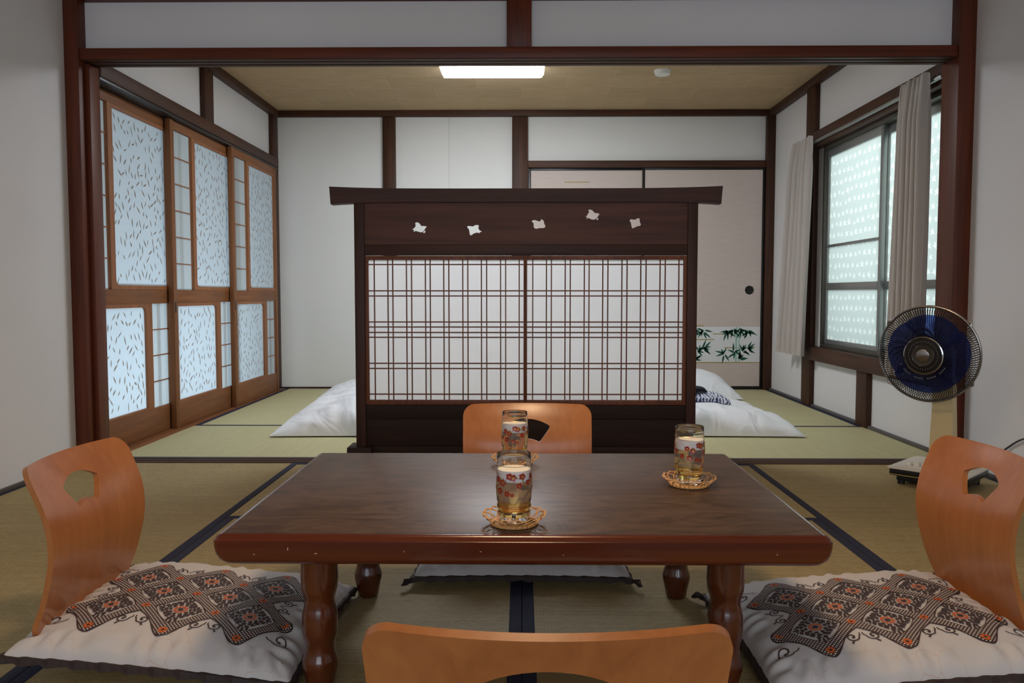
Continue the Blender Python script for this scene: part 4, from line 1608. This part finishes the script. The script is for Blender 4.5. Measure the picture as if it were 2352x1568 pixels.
def puffy(name, label, cat, x0, x1, y0, y1, h, seed, group, zfun=None, rim=0.012, pw=2.2, hollow=0.05, wr=0.016, rotz=0.0, nu=80, nv=80, exp=0.62, pwy=2.4, expy=0.6, back=0.0):
    cx, cy = (x0 + x1) / 2, (y0 + y1) / 2
    hx, hy = (x1 - x0) / 2, (y1 - y0) / 2
    mb = MB()

    def fn(u, v, s):
        a, b = 2 * u - 1, 2 * v - 1
        x = hx * a * (1 - hollow * (1 - b * b))
        y = hy * b * (1 - hollow * (1 - a * a))
        e = max(0.0, 1 - abs(a) ** pw) ** exp * max(0.0, 1 - abs(b) ** pwy) ** expy
        q = Vector((a * 3 + seed, b * 3, seed * 1.7))
        zz = 0.006
        if s == 1:
            w = wr * noise.noise(q) + wr * 0.7 * noise.noise(Vector((a * 2.2 + b * 5.0 + seed, b * 1.5 - a, 4.0 + seed)) * 2.0)
            fr = max(0.0, 1 - v * 3.0)
            w += wr * 0.55 * fr * noise.noise(Vector((a * 13 + 2.0 * b + seed, b * 2.0, 9.0)))
            zz = rim + h * e * (1 - back * v) + w * min(1, e * 2.0)
        base = zfun(x + cx, y + cy) if zfun else 0.0
        c_, s_ = math.cos(rotz), math.sin(rotz)
        return (x * c_ - y * s_, x * s_ + y * c_, base + zz)
    mb.shell(fn, nu, nv)
    o = mb.build(name, M_linen, smooth=70)
    o.location = (cx, cy, 0.0)
    return o


d1 = puffy('duvet', '', '', -1.31, -0.03, 4.20, 5.62, 0.20, 1.3, '', wr=0.034, hollow=0.03, pw=2.0, exp=0.6, pwy=5.0, expy=0.5, back=0.25)
tag(d1, 'plump white duvet behind the left side of the screen', 'duvet', 'white duvets on the far mats')
d2 = puffy('duvet', '', '', 0.04, 1.47, 4.22, 5.62, 0.165, 6.9, '', wr=0.030, hollow=0.03, pw=2.2, exp=0.5, pwy=5.0, expy=0.5, back=0.6)
tag(d2, 'plump white duvet behind the right side of the screen, under the folded robe', 'duvet', 'white duvets on the far mats')
p1 = puffy('pillow', '', '', -1.44, -0.78, 5.70, 6.12, 0.115, 3.1, '', wr=0.01, hollow=0.08, pw=2.4, nu=40, nv=30)
tag(p1, 'white pillow beyond the left duvet, near the sliding doors', 'pillow', 'white pillows by the back wall')
p2 = puffy('pillow', '', '', 0.86, 1.55, 5.72, 6.14, 0.19, 8.4, '', wr=0.012, hollow=0.08, pw=2.4, nu=40, nv=30)
tag(p2, 'white pillow beyond the right duvet, by the closet doors', 'pillow', 'white pillows by the back wall')
# folded robe with its sash on the right duvet
bpy.context.view_layer.update()


def d2top(x, y):
    ok, p, n_, f_ = d2.ray_cast(Vector((x, y, 1.0)) - d2.location, Vector((0, 0, -1)))
    return p.z if ok else 0.0


RX, RY = 1.0, 4.66
rz0 = d2top(RX, RY)
yk = thing('folded_robe', 'folded white cotton robe with navy pattern lying on the right duvet', 'robe', (RX, RY, rz0))
q = MB()
q.shell(lambda u, v, s: (-0.16 + 0.32 * u, -0.12 + 0.24 * v, d2top(RX - 0.16 + 0.32 * u, RY - 0.12 + 0.24 * v) - rz0 + 0.004 + ((0.034 + 0.004 * math.sin(9 * u) - 0.012 * (2 * v - 1) ** 4 - 0.012 * (2 * u - 1) ** 6) if s else 0.0)), 24, 16)
q.build('folded_cloth', M_yuk, yk, smooth=60)
q = MB()
q.shell(lambda u, v, s: (-0.11 + 0.17 * u, 0.0 + 0.06 * v + 0.01 * math.sin(8 * u), d2top(RX - 0.11 + 0.17 * u, RY + 0.06 * v) - rz0 + 0.046 + (0.02 - 0.015 * (2 * u - 1) ** 4 if s else 0)), 24, 6)
ob_ = q.build('sash', M_obi, None, smooth=60)
ob_.name = 'robe_sash'
ob_.location = (RX, RY, rz0)
tag(ob_, 'black cloth sash lying on the folded patterned robe', 'sash')
